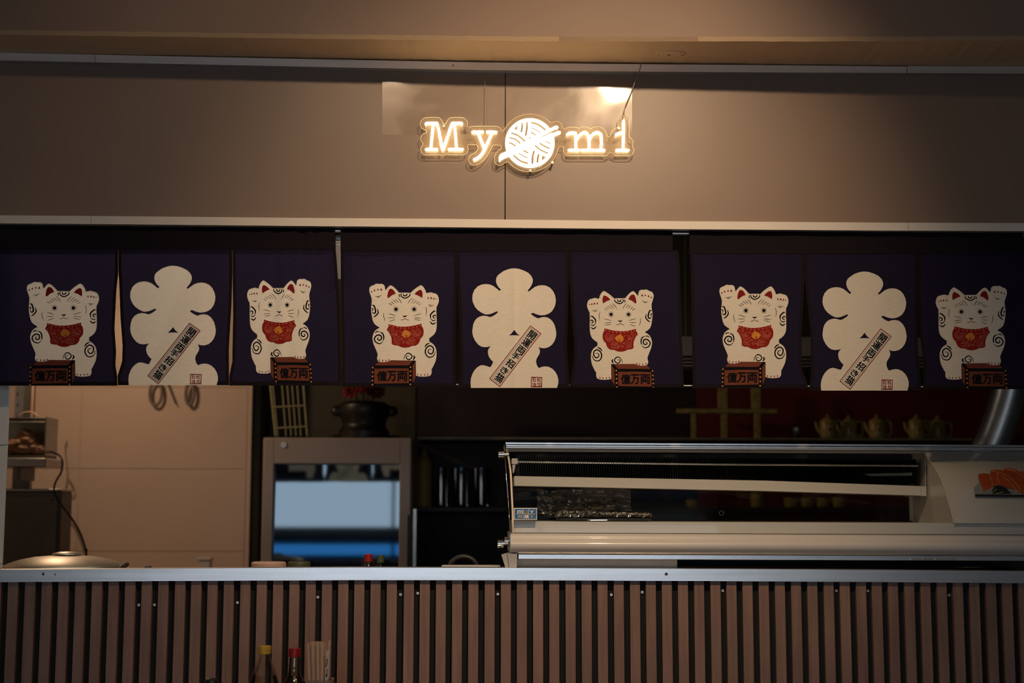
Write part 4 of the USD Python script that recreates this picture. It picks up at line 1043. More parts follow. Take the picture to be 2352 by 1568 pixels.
# top profile that holds the glass
X1 = pix(1161, 1020, 0.27)[0]
for y0, y1, Y in ((1015.0, 1020.2, 0.278), (1021.0, 1025.3, 0.274), (1025.8, 1029.0, 0.278), (1030.5, 1036.5, 0.290)):
    obj('top_profile', sink(bx((X1 if y0 < 1020 else X1 + 0.001, Y, zz(y1, Y)), (CXR, Y + 0.035, zz(y0, Y)), 0.0012)), ALU if y0 < 1029 else CASE_GREY, case)
obj('top_glass', sink(bx((X1 + 0.004, 0.314, zz(1021, 0.27) - 0.003), (CXR, 0.43, zz(1021, 0.27)))), CASE_GLASS, case)
# left end: clear side pane with cream edge and chrome rim
gy_, gY_ = np.array([c[1] for c in curve][::-1], float), np.array([c[0] for c in curve][::-1])
endc = np.array([(x, y, np.interp(y, gy_, gY_)) for x, y in ((1166.6, 1032), (1169.5, 1047), (1172, 1062), (1174.5, 1080), (1176, 1098), (1178, 1139), (1179.5, 1170), (1180, 1197), (1181, 1222))])
ep = smooth_line(pixa(endc[:, :2], endc[:, 2]), 6)
obj('cream_edge', tube(ep - [0.0025, 0, 0], 0.0028, 8), CREAM, case, smooth=60)
rimc = np.array([(x, y, np.interp(y, gy_, gY_)) for x, y in ((1158, 1022), (1158.8, 1036), (1161, 1062), (1162.5, 1083), (1164, 1103), (1167, 1140), (1169.5, 1180), (1171.5, 1225), (1172.5, 1262))])
rp_ = smooth_line(pixa(rimc[:, :2], rimc[:, 2]), 6)
obj('chrome_rim', tube(rp_, 0.0011, 8), CHROME, case, smooth=60)
sp = np.vstack([rp_ + [0.003, 0, 0], [[rp_[-1][0] + 0.003, 0.43, rp_[-1][2]], [rp_[0][0] + 0.003, 0.43, rp_[0][2]]]])
tv, tf = trimesh.creation.triangulate_polygon(Polygon(sp[:, 1:]).buffer(0), engine='earcut')
xi = np.interp(tv[:, 1], sp[::-1, 2][2:], sp[::-1, 0][2:])
obj('side_pane', trimesh.Trimesh(np.column_stack([xi, tv]), tf, process=False), DARK_GLASS, case)
for x0, x1, y0, y1, Y in ((1144.8, 1157.5, 1033.5, 1053.3, 0.2), (1142.9, 1156.4, 1238, 1258, 0.09), (1158.8, 1168.2, 1231, 1253.5, 0.12)):
    a, b = pix(x0, (y0 + y1) / 2, Y), pix(x1, (y0 + y1) / 2, Y)
    r = (pix(x0, y0, Y)[2] - pix(x0, y1, Y)[2]) / 2
    kn = cat_([cyl_x((a + b) / 2 + [(b - a)[0] * s, 0, 0], r * q, (b - a)[0] * w) for s, q, w in ((-0.27, 1, 0.44), (0.27, 1, 0.44), (0, 0.86, 1.0))])
    obj('knob', kn, CHROME, case, smooth=30)
    obj('knob_stud', cyl_x(b + [0.006, 0, 0], r * 0.35, 0.014), STEEL, case, smooth=30)
cl0, cl1 = pix(1175, 1052.5, 0.17), pix(1189, 1066, 0.17)
obj('corner_clip', bx(np.minimum(cl0, cl1), np.maximum(cl0, cl1) + [0, 0.012, 0], 0.001), CASE_GREY, case)
obj('corner_clip', prism_px(Polygon([(1177, 1067), (1184, 1067), (1180.5, 1086), (1177.5, 1086)]), 0.165, 0.175), CASE_GREY, case)
# evaporator with drip tray hung under the top
tt = [(1181, 1093), (1760, 1103.5), (2128, 1116.5)]
tb = [(1181, 1115), (1760, 1127), (2128, 1138)]
obj('drip_tray', strip_px(tt, tb, 1181, 2115, 0.27, 0.42), CASE_WHITE, case)
obj('tray_end', strip_px(tt, [(x, y + 1) for x, y in tb], 2115.8, 2128, 0.268, 0.42), CASE_WHITE, case)
obj('tray_end_plate', prism_px(Polygon([(2124.5, 1052), (2127, 1052), (2127, 1118), (2124.5, 1118)]), 0.27, 0.42), CASE_GREY, case)
fins = []
for x in np.arange(1192, 2105, 5.43):
    f = (x - 1181) / 947
    y0, y1 = 1046 + 9 * f, 1090 + 20 * f
    p0, p1 = pix(x, y0, 0.30), pix(x + 1.2, y1, 0.30)
    fins.append(bx(np.minimum(p0, p1), np.maximum(p0, p1) + [0, 0.08, 0]))
obj('coil_fins', cat_(fins), BLACK_PLASTIC, case, kind='stuff')
obj('coil_pipe', tube(pixa([(1188, 1060.5), (1650, 1066.5), (2108, 1069.5)], 0.304), 0.0035, 10), CHROME, case, smooth=60)  # shiny pipe put in to draw the dotted highlights along the fins

wp = prism_px(Polygon([(1985, 1088), (2095, 1085), (2095, 1092), (2000, 1093)]), 0.29, 0.296)
obj('evaporator_label', wp, FIN, case)
obj('evaporator_back', bx((pix(1185, 1070, 0.41)[0], 0.40, zz(1112, 0.41)), (pix(2125, 1070, 0.41)[0], 0.41, zz(1042, 0.41))), BLACK_PLASTIC, case)
# compressor housing filling the right end
HX = pix(2192, 1197, 0.062)[0]
ins = [(Y + 0.014, zz(y, Y) - 0.003) for Y, y in curve[2:]]
hp = [(0.062, zd)] + ins[1:] + [(0.42, ins[-1][1]), (0.42, zd)]
obj('compressor_housing', sink(extrude_x(hp, HX, CXR)), CASE_WHITE, case, smooth=20)
obj('housing_edge', sink(tube([(HX, Y - 0.0006, z) for Y, z in [(0.062, zd)] + ins[1:]], 0.0018, 8)), CREAM, case, smooth=60)
# sliding rear doors
rx0, rx1 = pix(1181, 1160, 0.425)[0], pix(2097, 1160, 0.425)[0]
xm = pix(1690, 1170, 0.425)[0]
obj('rear_door', bx((rx0, 0.424, zd), (xm, 0.427, zz(1126, 0.42))), DARK_GLASS, case)
obj('rear_door', bx((xm - 0.05, 0.430, zd), (rx1, 0.433, zz(1126, 0.42))), DARK_GLASS, case)
for xa, xb, mt in ((2092, 2104, CASE_WHITE), (2107, 2132, CASE_WHITE)):
    obj('rear_frame', bx((pix(xa, 1170, 0.42)[0], 0.415, zd), (pix(xb, 1170, 0.42)[0], 0.436, zz(1122, 0.42)), 0.001), mt, case)
fp = pix(1657, 1178, 0.422)
tor = trimesh.creation.torus(major_radius=0.006, minor_radius=0.0007, major_sections=28, minor_sections=8)
tor.apply_transform(trimesh.transformations.rotation_matrix(math.pi / 2, [1, 0, 0]))
tor.apply_translation(fp)
obj('finger_pull', tor, STEEL, case, smooth=True)
# maker's badge on the front glass
def glass_Y(y):
    return np.interp(y, gy_, gY_)


def slanted(poly_, off):
    """Thin sticker lying on the leaning glass, its face this far in front of it."""
    m = prism_px(poly_, 0.0, 0.0004)
    v = np.asarray(m.vertices)
    rear = v[:, 1] > 0.0002
    p = np.vstack([[px for px in project(v - np.column_stack([v[:, 0] * 0, np.where(rear, 0.0004, 0.0), v[:, 0] * 0]))]])
    w = pixa(p, glass_Y(p[:, 1]) - off)
    w[:, 1] += np.where(rear, 0.0004, 0.0)
    m.vertices = w
    return m


def project(v):
    d = np.asarray(v) - CAM
    w = d @ fw
    return np.column_stack([1176 + FPX * (d @ rt) / w, 784 - FPX * (d @ up) / w])


badge = obj('badge', slanted(sbox(1180.6, 1166.3, 1233.2, 1193.0).buffer(0.3), 0.0008), STICK_WHITE, case)
obj('badge_face', slanted(sbox(1182.2, 1167.8, 1231.8, 1191.4), 0.0013), BLUE_STICK, badge)
for x in (1202.2, 1214.2):
    obj('badge_line', slanted(sbox(x - 0.35, 1168.5, x + 0.35, 1190.8), 0.0017), STICK_WHITE, badge)
obj('badge_line', slanted(sbox(1184, 1179.5, 1230, 1180.2), 0.0017), STICK_WHITE, badge)


def letter(ch, cx, cy, w, h, mt, parent, Y, bold=False):
    m = meshkit.text_mesh(ch, 1.0, 0.02, bold)
    v = np.asarray(m.vertices)
    lo, hi = v.min(0), v.max(0)
    u = (v - lo) / (hi - lo)
    pq = np.column_stack([cx - w / 2 + u[:, 0] * w, cy + h / 2 - u[:, 1] * h])
    w3 = pixa(pq, glass_Y(pq[:, 1]) - 0.0018)
    w3[:, 1] += (1 - u[:, 2]) * 0.0003
    obj('badge_letter', trimesh.Trimesh(w3, m.faces, process=False), mt, parent)


for ch, x, y, w, h, mt in (('m', 1194.5, 1175.3, 12, 7.4, STICK_WHITE), ('a', 1208.2, 1175.3, 8.2, 7.4, STICK_OLIVE), ('Y', 1221.3, 1175.3, 9.2, 7.6, STICK_WHITE), ('w', 1194.3, 1185.6, 12, 7.2, STICK_OLIVE), ('a', 1208.4, 1185.6, 8.6, 7.6, STICK_WHITE), ('Y', 1221.3, 1185.6, 9.2, 7.4, STICK_OLIVE)):
    letter(ch, x, y, w, h, mt, badge, 0.0424, True)


# salmon picture stuck on the housing front (follows its curve)
def on_housing(p, off):
    y = np.array([c[1] for c in curve[1:]], float)[::-1]
    Yv = np.array([c[0] + 0.014 for c in curve[1:]])[::-1]
    Yp = np.interp(p[:, 1], y, Yv) - off
    return pixa(p, Yp)


def decal(name, poly_, mt, off, parent):
    v, f = trimesh.creation.triangulate_polygon(poly_, engine='earcut')
    v3, f = trimesh.remesh.subdivide_to_size(np.column_stack([v, np.zeros(len(v))]), f, 6.0, max_iter=10)
    obj(name, trimesh.Trimesh(on_housing(v3[:, :2], off), f, process=False), mt, parent)


def ze(u, v):
    return (1980 + u / 6.32, 1000 + v / 6.32)



decal('picture_slate', Polygon([ze(1640, 855), ze(2700, 865), ze(2700, 895), ze(1640, 885)]), SLATE_PRINT, 0.0030, case)
decal('picture_garnish', Polygon([ze(1625, 760), ze(1690, 690), ze(1800, 740), ze(2000, 760), ze(2350, 790), ze(2700, 800), ze(2700, 862), ze(1640, 850)]), GREY_PRINT, 0.0034, case)
decal('picture_salmon', Polygon([ze(*q) for q in smooth_line([(1690, 560), (1760, 545), (1860, 555), (1870, 500), (1960, 490), (2060, 500), (2080, 470), (2180, 475), (2330, 520), (2500, 560), (2700, 640), (2700, 850), (2330, 845), (2220, 790), (2120, 760), (2000, 720), (1900, 740), (1830, 790), (1760, 790), (1720, 690), (1690, 620)], 4)]), SALMON, 0.0038, case)
for pts in ([(1850, 560), (1880, 640), (1900, 720)], [(1960, 545), (1975, 620), (2000, 690)], [(1880, 505), (2000, 540), (2120, 590), (2230, 690), (2300, 780)], [(2100, 480), (2200, 510), (2330, 590), (2420, 700)], [(2040, 590), (2110, 640), (2180, 720), (2250, 800)], [(2260, 510), (2400, 580), (2550, 700)]):
    decal('picture_stripe', LineString([ze(*q) for q in smooth_line(pts, 5)]).buffer(1.3), SALMON_PALE, 0.0042, case)
decal('picture_shadow', Polygon([ze(*q) for q in ((1880, 800), (1920, 745), (2000, 725), (2100, 770), (2170, 845), (1900, 845))]), SLATE_PRINT, 0.0046, case)  # dark part of the printed picture
for pts in ([(1760, 800), (1830, 810), (1890, 840)], [(1880, 840), (1920, 800), (1950, 780)], [(1950, 840), (2020, 830), (2040, 815)], [(2150, 800), (2220, 815), (2300, 820)]):
    decal('picture_sprout', LineString([ze(*q) for q in smooth_line(pts, 4)]).buffer(1.1), GREEN_PRINT if pts[0][0] in (1880, 1950) else GREY_PRINT, 0.0050, case)

# things standing inside the case
tr = thing('foil_covered_tray', 'dark tray covered in crinkled clear wrap lying inside the display case', 'tray', pix(1390, 1196, 0.19))
zt0 = zd + 0.001
p0, p1 = pix(1283, 1195, 0.17), pix(1499, 1195, 0.17)
obj('tray', bx((p0[0], 0.17, zt0), (p1[0], 0.30, zz(1187, 0.17)), 0.003), BLACK_PLASTIC, tr)
nx, ny = 74, 26
u, v = np.meshgrid(np.linspace(0, 1, nx), np.linspace(0, 1, ny))
xx = p0[0] - 0.006 + u * (p1[0] - p0[0] + 0.008)
prof = np.clip(np.minimum(v / 0.12, 1), 0, 1)
hh = zz(1187.5, 0.165) + (0.0145 - 0.006 * u) * prof ** 0.6 * np.clip(np.minimum(u / 0.05, (1.0 - u) / 0.02 + 0.35), 0, 1)
crk = meshkit.fbm(np.stack([u * 38, v * 9, u * 0], -1), 3, seed=3) - 0.5
yv = 0.165 + v * 0.138 + crk * 0.004
hh = hh + crk * 0.007 + (np.abs(meshkit.noise(np.stack([u * 60 + v * 14, v * 6, u * 0 + 5], -1)) - 0.5)) * 0.006
gi, gj = np.meshgrid(np.arange(ny - 1), np.arange(nx - 1), indexing='ij')
q = np.stack([gi * nx + gj, gi * nx + gj + 1, (gi + 1) * nx + gj + 1, (gi + 1) * nx + gj], -1).reshape(-1, 4)
obj('wrap', (np.stack([xx, yv, hh], -1).reshape(-1, 3), q), FOIL, tr)
# loose cling film behind the glass
u, v = np.meshgrid(np.linspace(0, 1, 60), np.linspace(0, 1, 26))
cpx = 1240 + u * 215 + (meshkit.noise(np.stack([v * 4, u * 0, u * 0], -1)) - 0.5) * 16
cpy = 1122 + v * (62 - 6 * u) + (meshkit.noise(np.stack([u * 7, u * 0 + 3, u * 0], -1)) - 0.5) * 14
cY = 0.335 + 0.045 * (meshkit.fbm(np.stack([u * 9, v * 5, u * 0], -1), 3, seed=9) - 0.5)
gi, gj = np.meshgrid(np.arange(25), np.arange(59), indexing='ij')
q = np.stack([gi * 60 + gj, (gi + 1) * 60 + gj, (gi + 1) * 60 + gj + 1, gi * 60 + gj + 1], -1).reshape(-1, 4)
obj('cling_film', (pixa(np.column_stack([cpx.ravel(), cpy.ravel()]), cY.ravel()), q), CLING, smooth=True, label='crumpled clear cling film rising behind the wrapped tray in the case', cat='cling film')

# bench under the case
bxl = pix(1006, 1300, 0.05)[0]
bench = thing('bench', 'dark bench behind the bar that the display case stands on', 'bench', (bxl, 0.3, 0))
obj('bench_top', cat_([bx((CXL - 0.02, 0.075, bench_z - 0.03), (1.66, 0.50, bench_z), 0.002)]), DARK_WOOD, bench)
obj('bench_body', bx((CXL, 0.08, 0), (1.66, 0.48, bench_z - 0.03)), DARK_WOOD, bench)
obj('bench_leaf', bx((bxl, 0.075, bench_z - 0.02), (CXL - 0.021, 0.21, bench_z), 0.002), DARK_WOOD, bench)
bp0, bp1 = pix(1013, 1299.4, 0.09), pix(1150, 1301.6, 0.09)
bd = obj('cutting_board', bx((bp0[0], 0.09, bench_z + 0.0005), (bp1[0], 0.20, bp1[2] + 0.001), 0.001), WHITE_PLASTIC, label='thin white board lying flat just left of the display case', cat='cutting board')

# ------------------------------------------------------------------ kitchen: left
kcz = 0.90
kc = thing('kitchen_counter', 'steel work counter behind the left half of the bar', 'counter', (-0.9, 0.4, 0))
obj('worktop', bx((px_ + 0.01, 0.09, kcz - 0.04), (bxl - 0.01, 0.72, kcz), 0.003), STEEL, kc)
obj('cabinet', bx((px_ + 0.02, 0.10, 0), (bxl - 0.02, 0.68, kcz - 0.04)), DARK_STEEL, kc)
bc = thing('back_counter', 'steel counter along the tiled kitchen wall', 'counter', (-1.3, 2.65, 0))
xfr = pix(604, 1100, 2.40)[0]
obj('worktop', bx((-1.79, 2.42, 0.90), (xfr - 0.02, 2.945, 0.94), 0.003), STEEL, bc)
obj('cabinet', bx((-1.78, 2.44, 0), (xfr - 0.03, 2.94, 0.90)), DARK_STEEL, bc)
# pot with lid
pc = pix(149, 1299, 0.37)
R = 133.5 * (0.37 - CAM[1]) / FPX
pot = thing('cooking_pot', 'wide steel pot with a domed lid at the left end of the bar', 'pot', (pc[0], 0.37, kcz))
obj('pot_body', lathe([(0.001, kcz + 0.001), (R * 0.93, kcz + 0.001), (R * 0.955, kcz + 0.008), (R * 0.96, pc[2] - 0.012), (R * 0.985, pc[2] - 0.008), (R * 0.985, pc[2] - 0.004), (R * 0.93, pc[2] - 0.006)], (pc[0], 0.37, 0), 56), DARK_STEEL, pot, smooth=40)
lh = zz(1275.5, 0.37) - pc[2]
lid = obj('lid', lathe([(R * 1.0, pc[2] - 0.004), (R * 1.005, pc[2] - 0.001), (R * 0.985, pc[2] + 0.002), (R * 0.90, pc[2] + lh * 0.30), (R * 0.72, pc[2] + lh * 0.62), (R * 0.5, pc[2] + lh * 0.86), (R * 0.25, pc[2] + lh * 0.97), (0.001, pc[2] + lh)], (pc[0], 0.37, 0), 64), LID_STEEL, pot, smooth=50)
obj('lid_handle', lathe([(0.012, pc[2] + lh - 0.003), (0.012, pc[2] + lh + 0.002), (0.040, pc[2] + lh + 0.002), (0.036, pc[2] + lh + 0.006), (0.020, pc[2] + lh + 0.0095), (0.001, pc[2] + lh + 0.0105)], (pc[0] + 0.004, 0.37, 0), 36), LID_STEEL, lid, smooth=40)
obj('side_handle', tube(smooth_line([(pc[0] + R * 0.9, 0.33, pc[2] - 0.012), (pc[0] + R * 1.0, 0.335, pc[2] + 0.001), (pc[0] + R * 1.04, 0.37, pc[2] + 0.006), (pc[0] + R * 1.0, 0.405, pc[2] + 0.001), (pc[0] + R * 0.9, 0.41, pc[2] - 0.012)], 5), 0.0035, 8), DARK_STEEL, pot, smooth=60)

# freestanding rack with the glass-fronted warmer
SY = 1.90
s0, s1 = pix(-20, 1051, SY), pix(104, 1072, SY)
sh = thing('steel_shelf', 'short steel shelf below the glass warmer at the far left', 'shelf', (s0[0], SY, s1[2]))
obj('shelf_plate', bx((s0[0], SY, s1[2]), (s1[0], 2.115, s0[2]), 0.003), STEEL, sh)
obj('bracket', bx((s1[0] - 0.12, SY + 0.04, s1[2] - 0.05), (s1[0] - 0.105, 2.115, s1[2])), DARK_STEEL, sh)
up0, up1 = pix(36, 900, 2.13), pix(75, 900, 2.13)
ur = thing('shelf_upright', 'slotted dark steel upright rising behind the glass warmer', 'upright', (up0[0], 2.15, 0.0))
obj('channel', bx((up0[0], 2.13, 0.0), (up1[0], 2.17, kz - 0.001), 0.002), DARK_STEEL, ur)
obj('face_strip', bx((up0[0], 2.122, s0[2] + 0.01), (pix(57, 900, 2.13)[0], 2.13, kz - 0.002), 0.001), STEEL, ur)
obj('edge_strip', bx((up1[0] - 0.004, 2.125, s0[2] + 0.01), (up1[0] + 0.006, 2.13, kz - 0.002), 0.001), PINK_PLASTIC, ur)
for y in (905, 930, 957):
    c = pix(40.5, y, 2.1215)
    obj('slot', bx(c - [0.0022, 0, 0.007], c + [0.0022, 0.001, 0.007]), BLACK_PLASTIC, ur)
w0, w1 = pix(-20, 1049, SY + 0.03), pix(107, 956, SY + 0.03)
WB = SY + 0.03 + 0.155
wm = thing('food_warmer', 'small steel warmer with a glass front full of pinkish meat at the far left', 'food warmer', (w0[0], SY + 0.03, s0[2]))
gx1 = w1[0] - 0.004
obj('base', bx((w0[0], SY + 0.03, s0[2] + 0.0005), (w1[0], WB, s0[2] + 0.010), 0.002), DARK_STEEL, wm)
obj('side_panel', bx((gx1, SY + 0.03, s0[2] + 0.010), (w1[0], WB, w1[2]), 0.001), STEEL, wm)
obj('back', bx((w0[0], WB - 0.006, s0[2] + 0.010), (gx1, WB, w1[2] - 0.004)), STEEL, wm)
obj('top_cover', bx((w0[0] + 0.02, SY + 0.075, w1[2] - 0.010), (gx1, WB - 0.006, w1[2] - 0.002), 0.003), BLACK_PLASTIC, wm)
zf = zz(972, SY + 0.03)
obj('glass_front', bx((w0[0], SY + 0.030, s0[2] + 0.010), (gx1 - 0.001, SY + 0.034, zf)), DARK_GLASS, wm)
obj('glass_slope', trimesh.convex.convex_hull(np.array([(w0[0], SY + 0.03, zf), (gx1, SY + 0.03, zf), (w0[0], SY + 0.075, w1[2] - 0.006), (gx1, SY + 0.075, w1[2] - 0.006), (w0[0], SY + 0.033, zf), (gx1, SY + 0.033, zf)])), DARK_GLASS, wm)
obj('glass_trim', bx((w0[0], SY + 0.027, zf - 0.003), (gx1, SY + 0.034, zf + 0.002), 0.001), STEEL, wm)
rg = np.random.default_rng(3)
heap = []
for kx, (fxp, fyp, rr) in enumerate(((36, 1022, 0.036), (64, 1016, 0.040), (88, 1028, 0.034), (52, 1034, 0.036), (78, 1036, 0.036), (28, 1038, 0.034), (96, 1038, 0.026), (60, 1000, 0.034))):
    c = pix(fxp, fyp, SY + 0.092 + 0.012 * (kx % 3))
    m = trimesh.creation.icosphere(3, rr)
    nrm = m.vertices / rr
    m.vertices = m.vertices * (0.75 + 0.5 * meshkit.fbm(nrm * 2.2 + kx * 5, 3)[:, None]) * [1.1, 0.9, 0.75]
    m.apply_translation([min(max(c[0], w0[0] + rr * 1.2), gx1 - rr * 1.25), c[1], max(c[2], s0[2] + 0.013 + rr * 0.75)])
    heap.append(m)
obj('meat_heap', cat_(heap), MEAT, smooth=True, label='heap of pinkish meat pieces behind the glass of the warmer', cat='meat', kind='stuff')
hs = smooth_line(pixa([(43, 957), (52, 949), (64, 946), (76, 948), (86, 956)], SY + 0.14), 6)
obj('pale_hose', tube(hs, 0.003, 8), PINK_PLASTIC, label='pale hose arching over the top of the glass warmer', cat='hose', smooth=60)
e0, e1 = pix(-20, 1122, SY + 0.05), pix(133, 1290, SY + 0.05)
eq = thing('steel_cabinet', 'dark steel kitchen cabinet below the shelf at the far left', 'cabinet', (e1[0] - 0.2, SY + 0.1, 0))
obj('cabinet_body', bx((e0[0], SY + 0.06, 0), (e1[0], 2.11, e0[2] - 0.010), 0.004), DARK_STEEL, eq)
obj('cabinet_top', bx((e0[0], SY + 0.045, e0[2] - 0.010), (e1[0] + 0.004, 2.11, e0[2]), 0.002), STEEL, eq)
obj('cabinet_door', bx((e0[0] + 0.01, SY + 0.05, 0.10), (e1[0] - 0.01, SY + 0.06, zz(1140, SY + 0.05)), 0.002), DARK_STEEL, eq)
c = pix(120, 1148, SY + 0.049)
obj('door_knob', disc_y(c, 0.005, 0.004), BLACK_PLASTIC, eq)
bkc = smooth_line(np.vstack([[[w1[0] + 0.002, 2.0, zz(1040, 2.0)]], pixa([(134, 1044), (141, 1052), (143.5, 1066), (140, 1085), (131, 1100), (125, 1115), (124.5, 1130), (131, 1145), (146, 1166), (165, 1191), (181, 1218), (192, 1246), (197, 1268), (197.5, 1290)], np.array([SY + 0.04] + [SY - 0.02] * 11 + [SY - 0.02, SY - 0.02])), [[pix(197.5, 1290, SY - 0.02)[0], SY - 0.02, 0.5], [pix(197.5, 1290, SY - 0.02)[0] - 0.02, SY - 0.02, 0.006]]]), 6)
obj('power_cable', tube(bkc, 0.0042, 8), CABLE_BLACK, label='thick black cable snaking down from the glass warmer', cat='cable', smooth=60)
gkc = smooth_line(pixa([(153, 1012), (150, 1030), (153, 1062), (155, 1090), (152, 1115), (146, 1140), (146, 1165), (158, 1186), (174, 1208), (186, 1238), (192, 1262), (194, 1292)], np.array([2.93] * 12)), 6)
obj('grey_cable', tube(gkc, 0.0034, 8), CABLE_GREY, label='thin grey cable against the tiles right of the black one', cat='cable', smooth=60)
lkc = smooth_line(pixa([(158, 1100), (166, 1112), (172, 1128), (170, 1139), (163, 1138)], 2.935), 6)
obj('cable_loop', tube(lkc, 0.0028, 8), CABLE_GREY, label='small loop of grey cable hooked on the tiled wall', cat='cable', smooth=60)

# shadows of utensils on the tiled wall, modelled as solid grey shapes
hz = zz(846, 2.92)
ha, hb = pix(330, 846, 2.92), pix(470, 846, 2.92)
hr = thing('hook_rail', 'hidden steel rail on the tiled wall that the modelled shadow loops hang from', 'rail', (ha + hb) / 2)
obj('bar', tube([ha, hb], 0.004, 10), STEEL, hr, smooth=60)
for p in (ha, hb):
    obj('bracket', bx(p - [0.006, 0.004, 0.008], p + [0.006, 0.028, 0.008]), STEEL, hr)


def loop(px, py, rx, ry, w, name, label):  # solid grey loop in place of a cast shadow
    c = pix(px, py, 2.915)
    s = (2.915 - CAM[1]) / FPX
    t = np.linspace(0, 2 * np.pi, 40)
    ring = np.column_stack([c[0] + rx * s * np.sin(t), np.full(40, c[1]), c[2] + ry * s * np.cos(t)])
    th = thing(name, label, 'kitchen tongs', c)
    obj('loop_handle', tube(ring, w * s, 8, False), SHEAR_GREY, th, smooth=True)
    obj('shank', tube([c + [0, 0, ry * s], [c[0], c[1], hz - 0.002]], w * s * 0.8, 8), SHEAR_GREY, th, smooth=60)


loop(358, 903, 13.5, 27, 3.8, 'hanging_tongs', 'grey loop modelling a utensil shadow below the left curtain, the wider of the two on the tiles')
loop(436, 904, 9.0, 25, 4.2, 'hanging_tongs', 'grey loop modelling a utensil shadow below the left curtain, the narrower one on the right')
th = thing('hanging_skewer', 'thin slanting rod modelling a shadow line between the two grey loops', 'skewer', pix(395, 905, 2.925))  # solid rod in place of a slanting shadow
obj('rod', tube(pixa([(372, 852), (386, 884), (403, 927)], 2.925), 0.0035, 8), SHEAR_GREY, th, smooth=60)

# things along the counter, tops showing above the rail
a = pix(471, 1300, 2.62)
wd = thing('soap_dispenser', 'small white plastic dispenser by the tiled wall', 'dispenser', (a[0], 2.62, 0.94))
s = (2.62 - CAM[1]) / FPX
obj('body', bx((a[0] - 12 * s, 2.60, 0.9405), (a[0] + 13 * s, 2.66, zz(1287, 2.62)), 0.004), WHITE_PLASTIC, wd)
obj('cap', bx((a[0] - 17 * s, 2.595, zz(1287, 2.62)), (a[0] + 16 * s, 2.665, zz(1280.5, 2.62)), 0.004), WHITE_PLASTIC, wd)


def jar(name, label, cat, px, ytop, Y, prof, mt, parts=()):
    """Turned thing on the steel counter; prof gives (radius in pixels, pixel row) from the top down."""
    c = pix(px, ytop, Y)
    s = (Y - CAM[1]) / FPX
    t = thing(name, label, cat, (c[0], Y, kcz))
    pr = [(0.0004, zz(prof[0][1], Y))] + [(r * s, zz(y, Y)) for r, y in prof] + [(prof[-1][0] * s, kcz + 0.0006), (0.0004, kcz + 0.0006)]
    obj('body', lathe(pr[::-1], (c[0], Y, 0), 28), mt, t, smooth=40)
    return t, c, s


jar('pepper_shaker', 'black round shaker top just showing above the rail right of the pot', 'shaker', 340, 1299, 0.45, [(3, 1299.5), (7, 1301), (9, 1304), (10, 1310)], BLACK_PLASTIC)
jar('food_tub', 'pinkish round tub behind the rail at the foot of the fridge', 'tub', 617.5, 1290, 0.50, [(34, 1290), (38, 1291.5), (39.5, 1294), (39.5, 1312)], PINK_PLASTIC)
jar('food_tub', 'dark green round tub beside the pinkish one behind the rail', 'tub', 687, 1289, 0.55, [(20, 1289), (25, 1291), (26, 1294), (26, 1312)], GREEN_CAP)
for px, y0, mt, lb in ((846, 1272, RED_CAP, 'red capped sauce bottle standing in front of the fridge glass'), (874, 1274.5, GREEN_CAP, 'olive capped sauce bottle standing in front of the fridge glass')):
    w = 9.0 if mt is RED_CAP else 8.0
    t, c, s = jar('sauce_bottle', lb, 'bottle', px, y0 + 17, 0.55, [(6, y0 + 16), (7, y0 + 21), (9, y0 + 27), (14, y0 + 40), (17, y0 + 55)], CUP_GLASS)
    obj('cap', lathe([(0.0004, zz(y0 + 17, 0.55)), (w * s, zz(y0 + 17, 0.55)), (w * s, zz(y0 + 1, 0.55)), (w * s * 0.9, zz(y0, 0.55)), (0.0004, zz(y0, 0.55))], (c[0], 0.55, 0), 24), mt, t, smooth=40)
    obj('sauce', lathe([(0.0004, kcz + 0.003), (15.5 * s, kcz + 0.003), (15.5 * s, zz(y0 + 56, 0.55)), (8 * s, zz(y0 + 30, 0.55)), (0.0004, zz(y0 + 30, 0.55))], (c[0], 0.55, 0), 24), SOY, t, smooth=40)
kp = pix(1065, 1300, 0.45)
s = (0.45 - CAM[1]) / FPX
kt = thing('black_kettle', 'black kettle with a round loop handle showing above the rail, left of the display case', 'kettle', (kp[0], 0.45, kcz))
zk = zz(1307, 0.45)
obj('body', lathe([(0.001, kcz + 0.001), (0.07, kcz + 0.001), (0.078, kcz + 0.03), (0.072, zk - 0.03), (0.05, zk - 0.006), (0.012, zk), (0.001, zk)], (kp[0], 0.45, 0), 36), BLACK_PLASTIC, kt, smooth=40)
t = np.linspace(-0.15, math.pi + 0.15, 26)
obj('handle', tube(np.column_stack([kp[0] + 31 * s * np.cos(t), np.full(26, 0.45), zz(1306, 0.45) + 27 * s * np.sin(t)]), 6.5 * s, 10), BLACK_PLASTIC, kt, smooth=60)

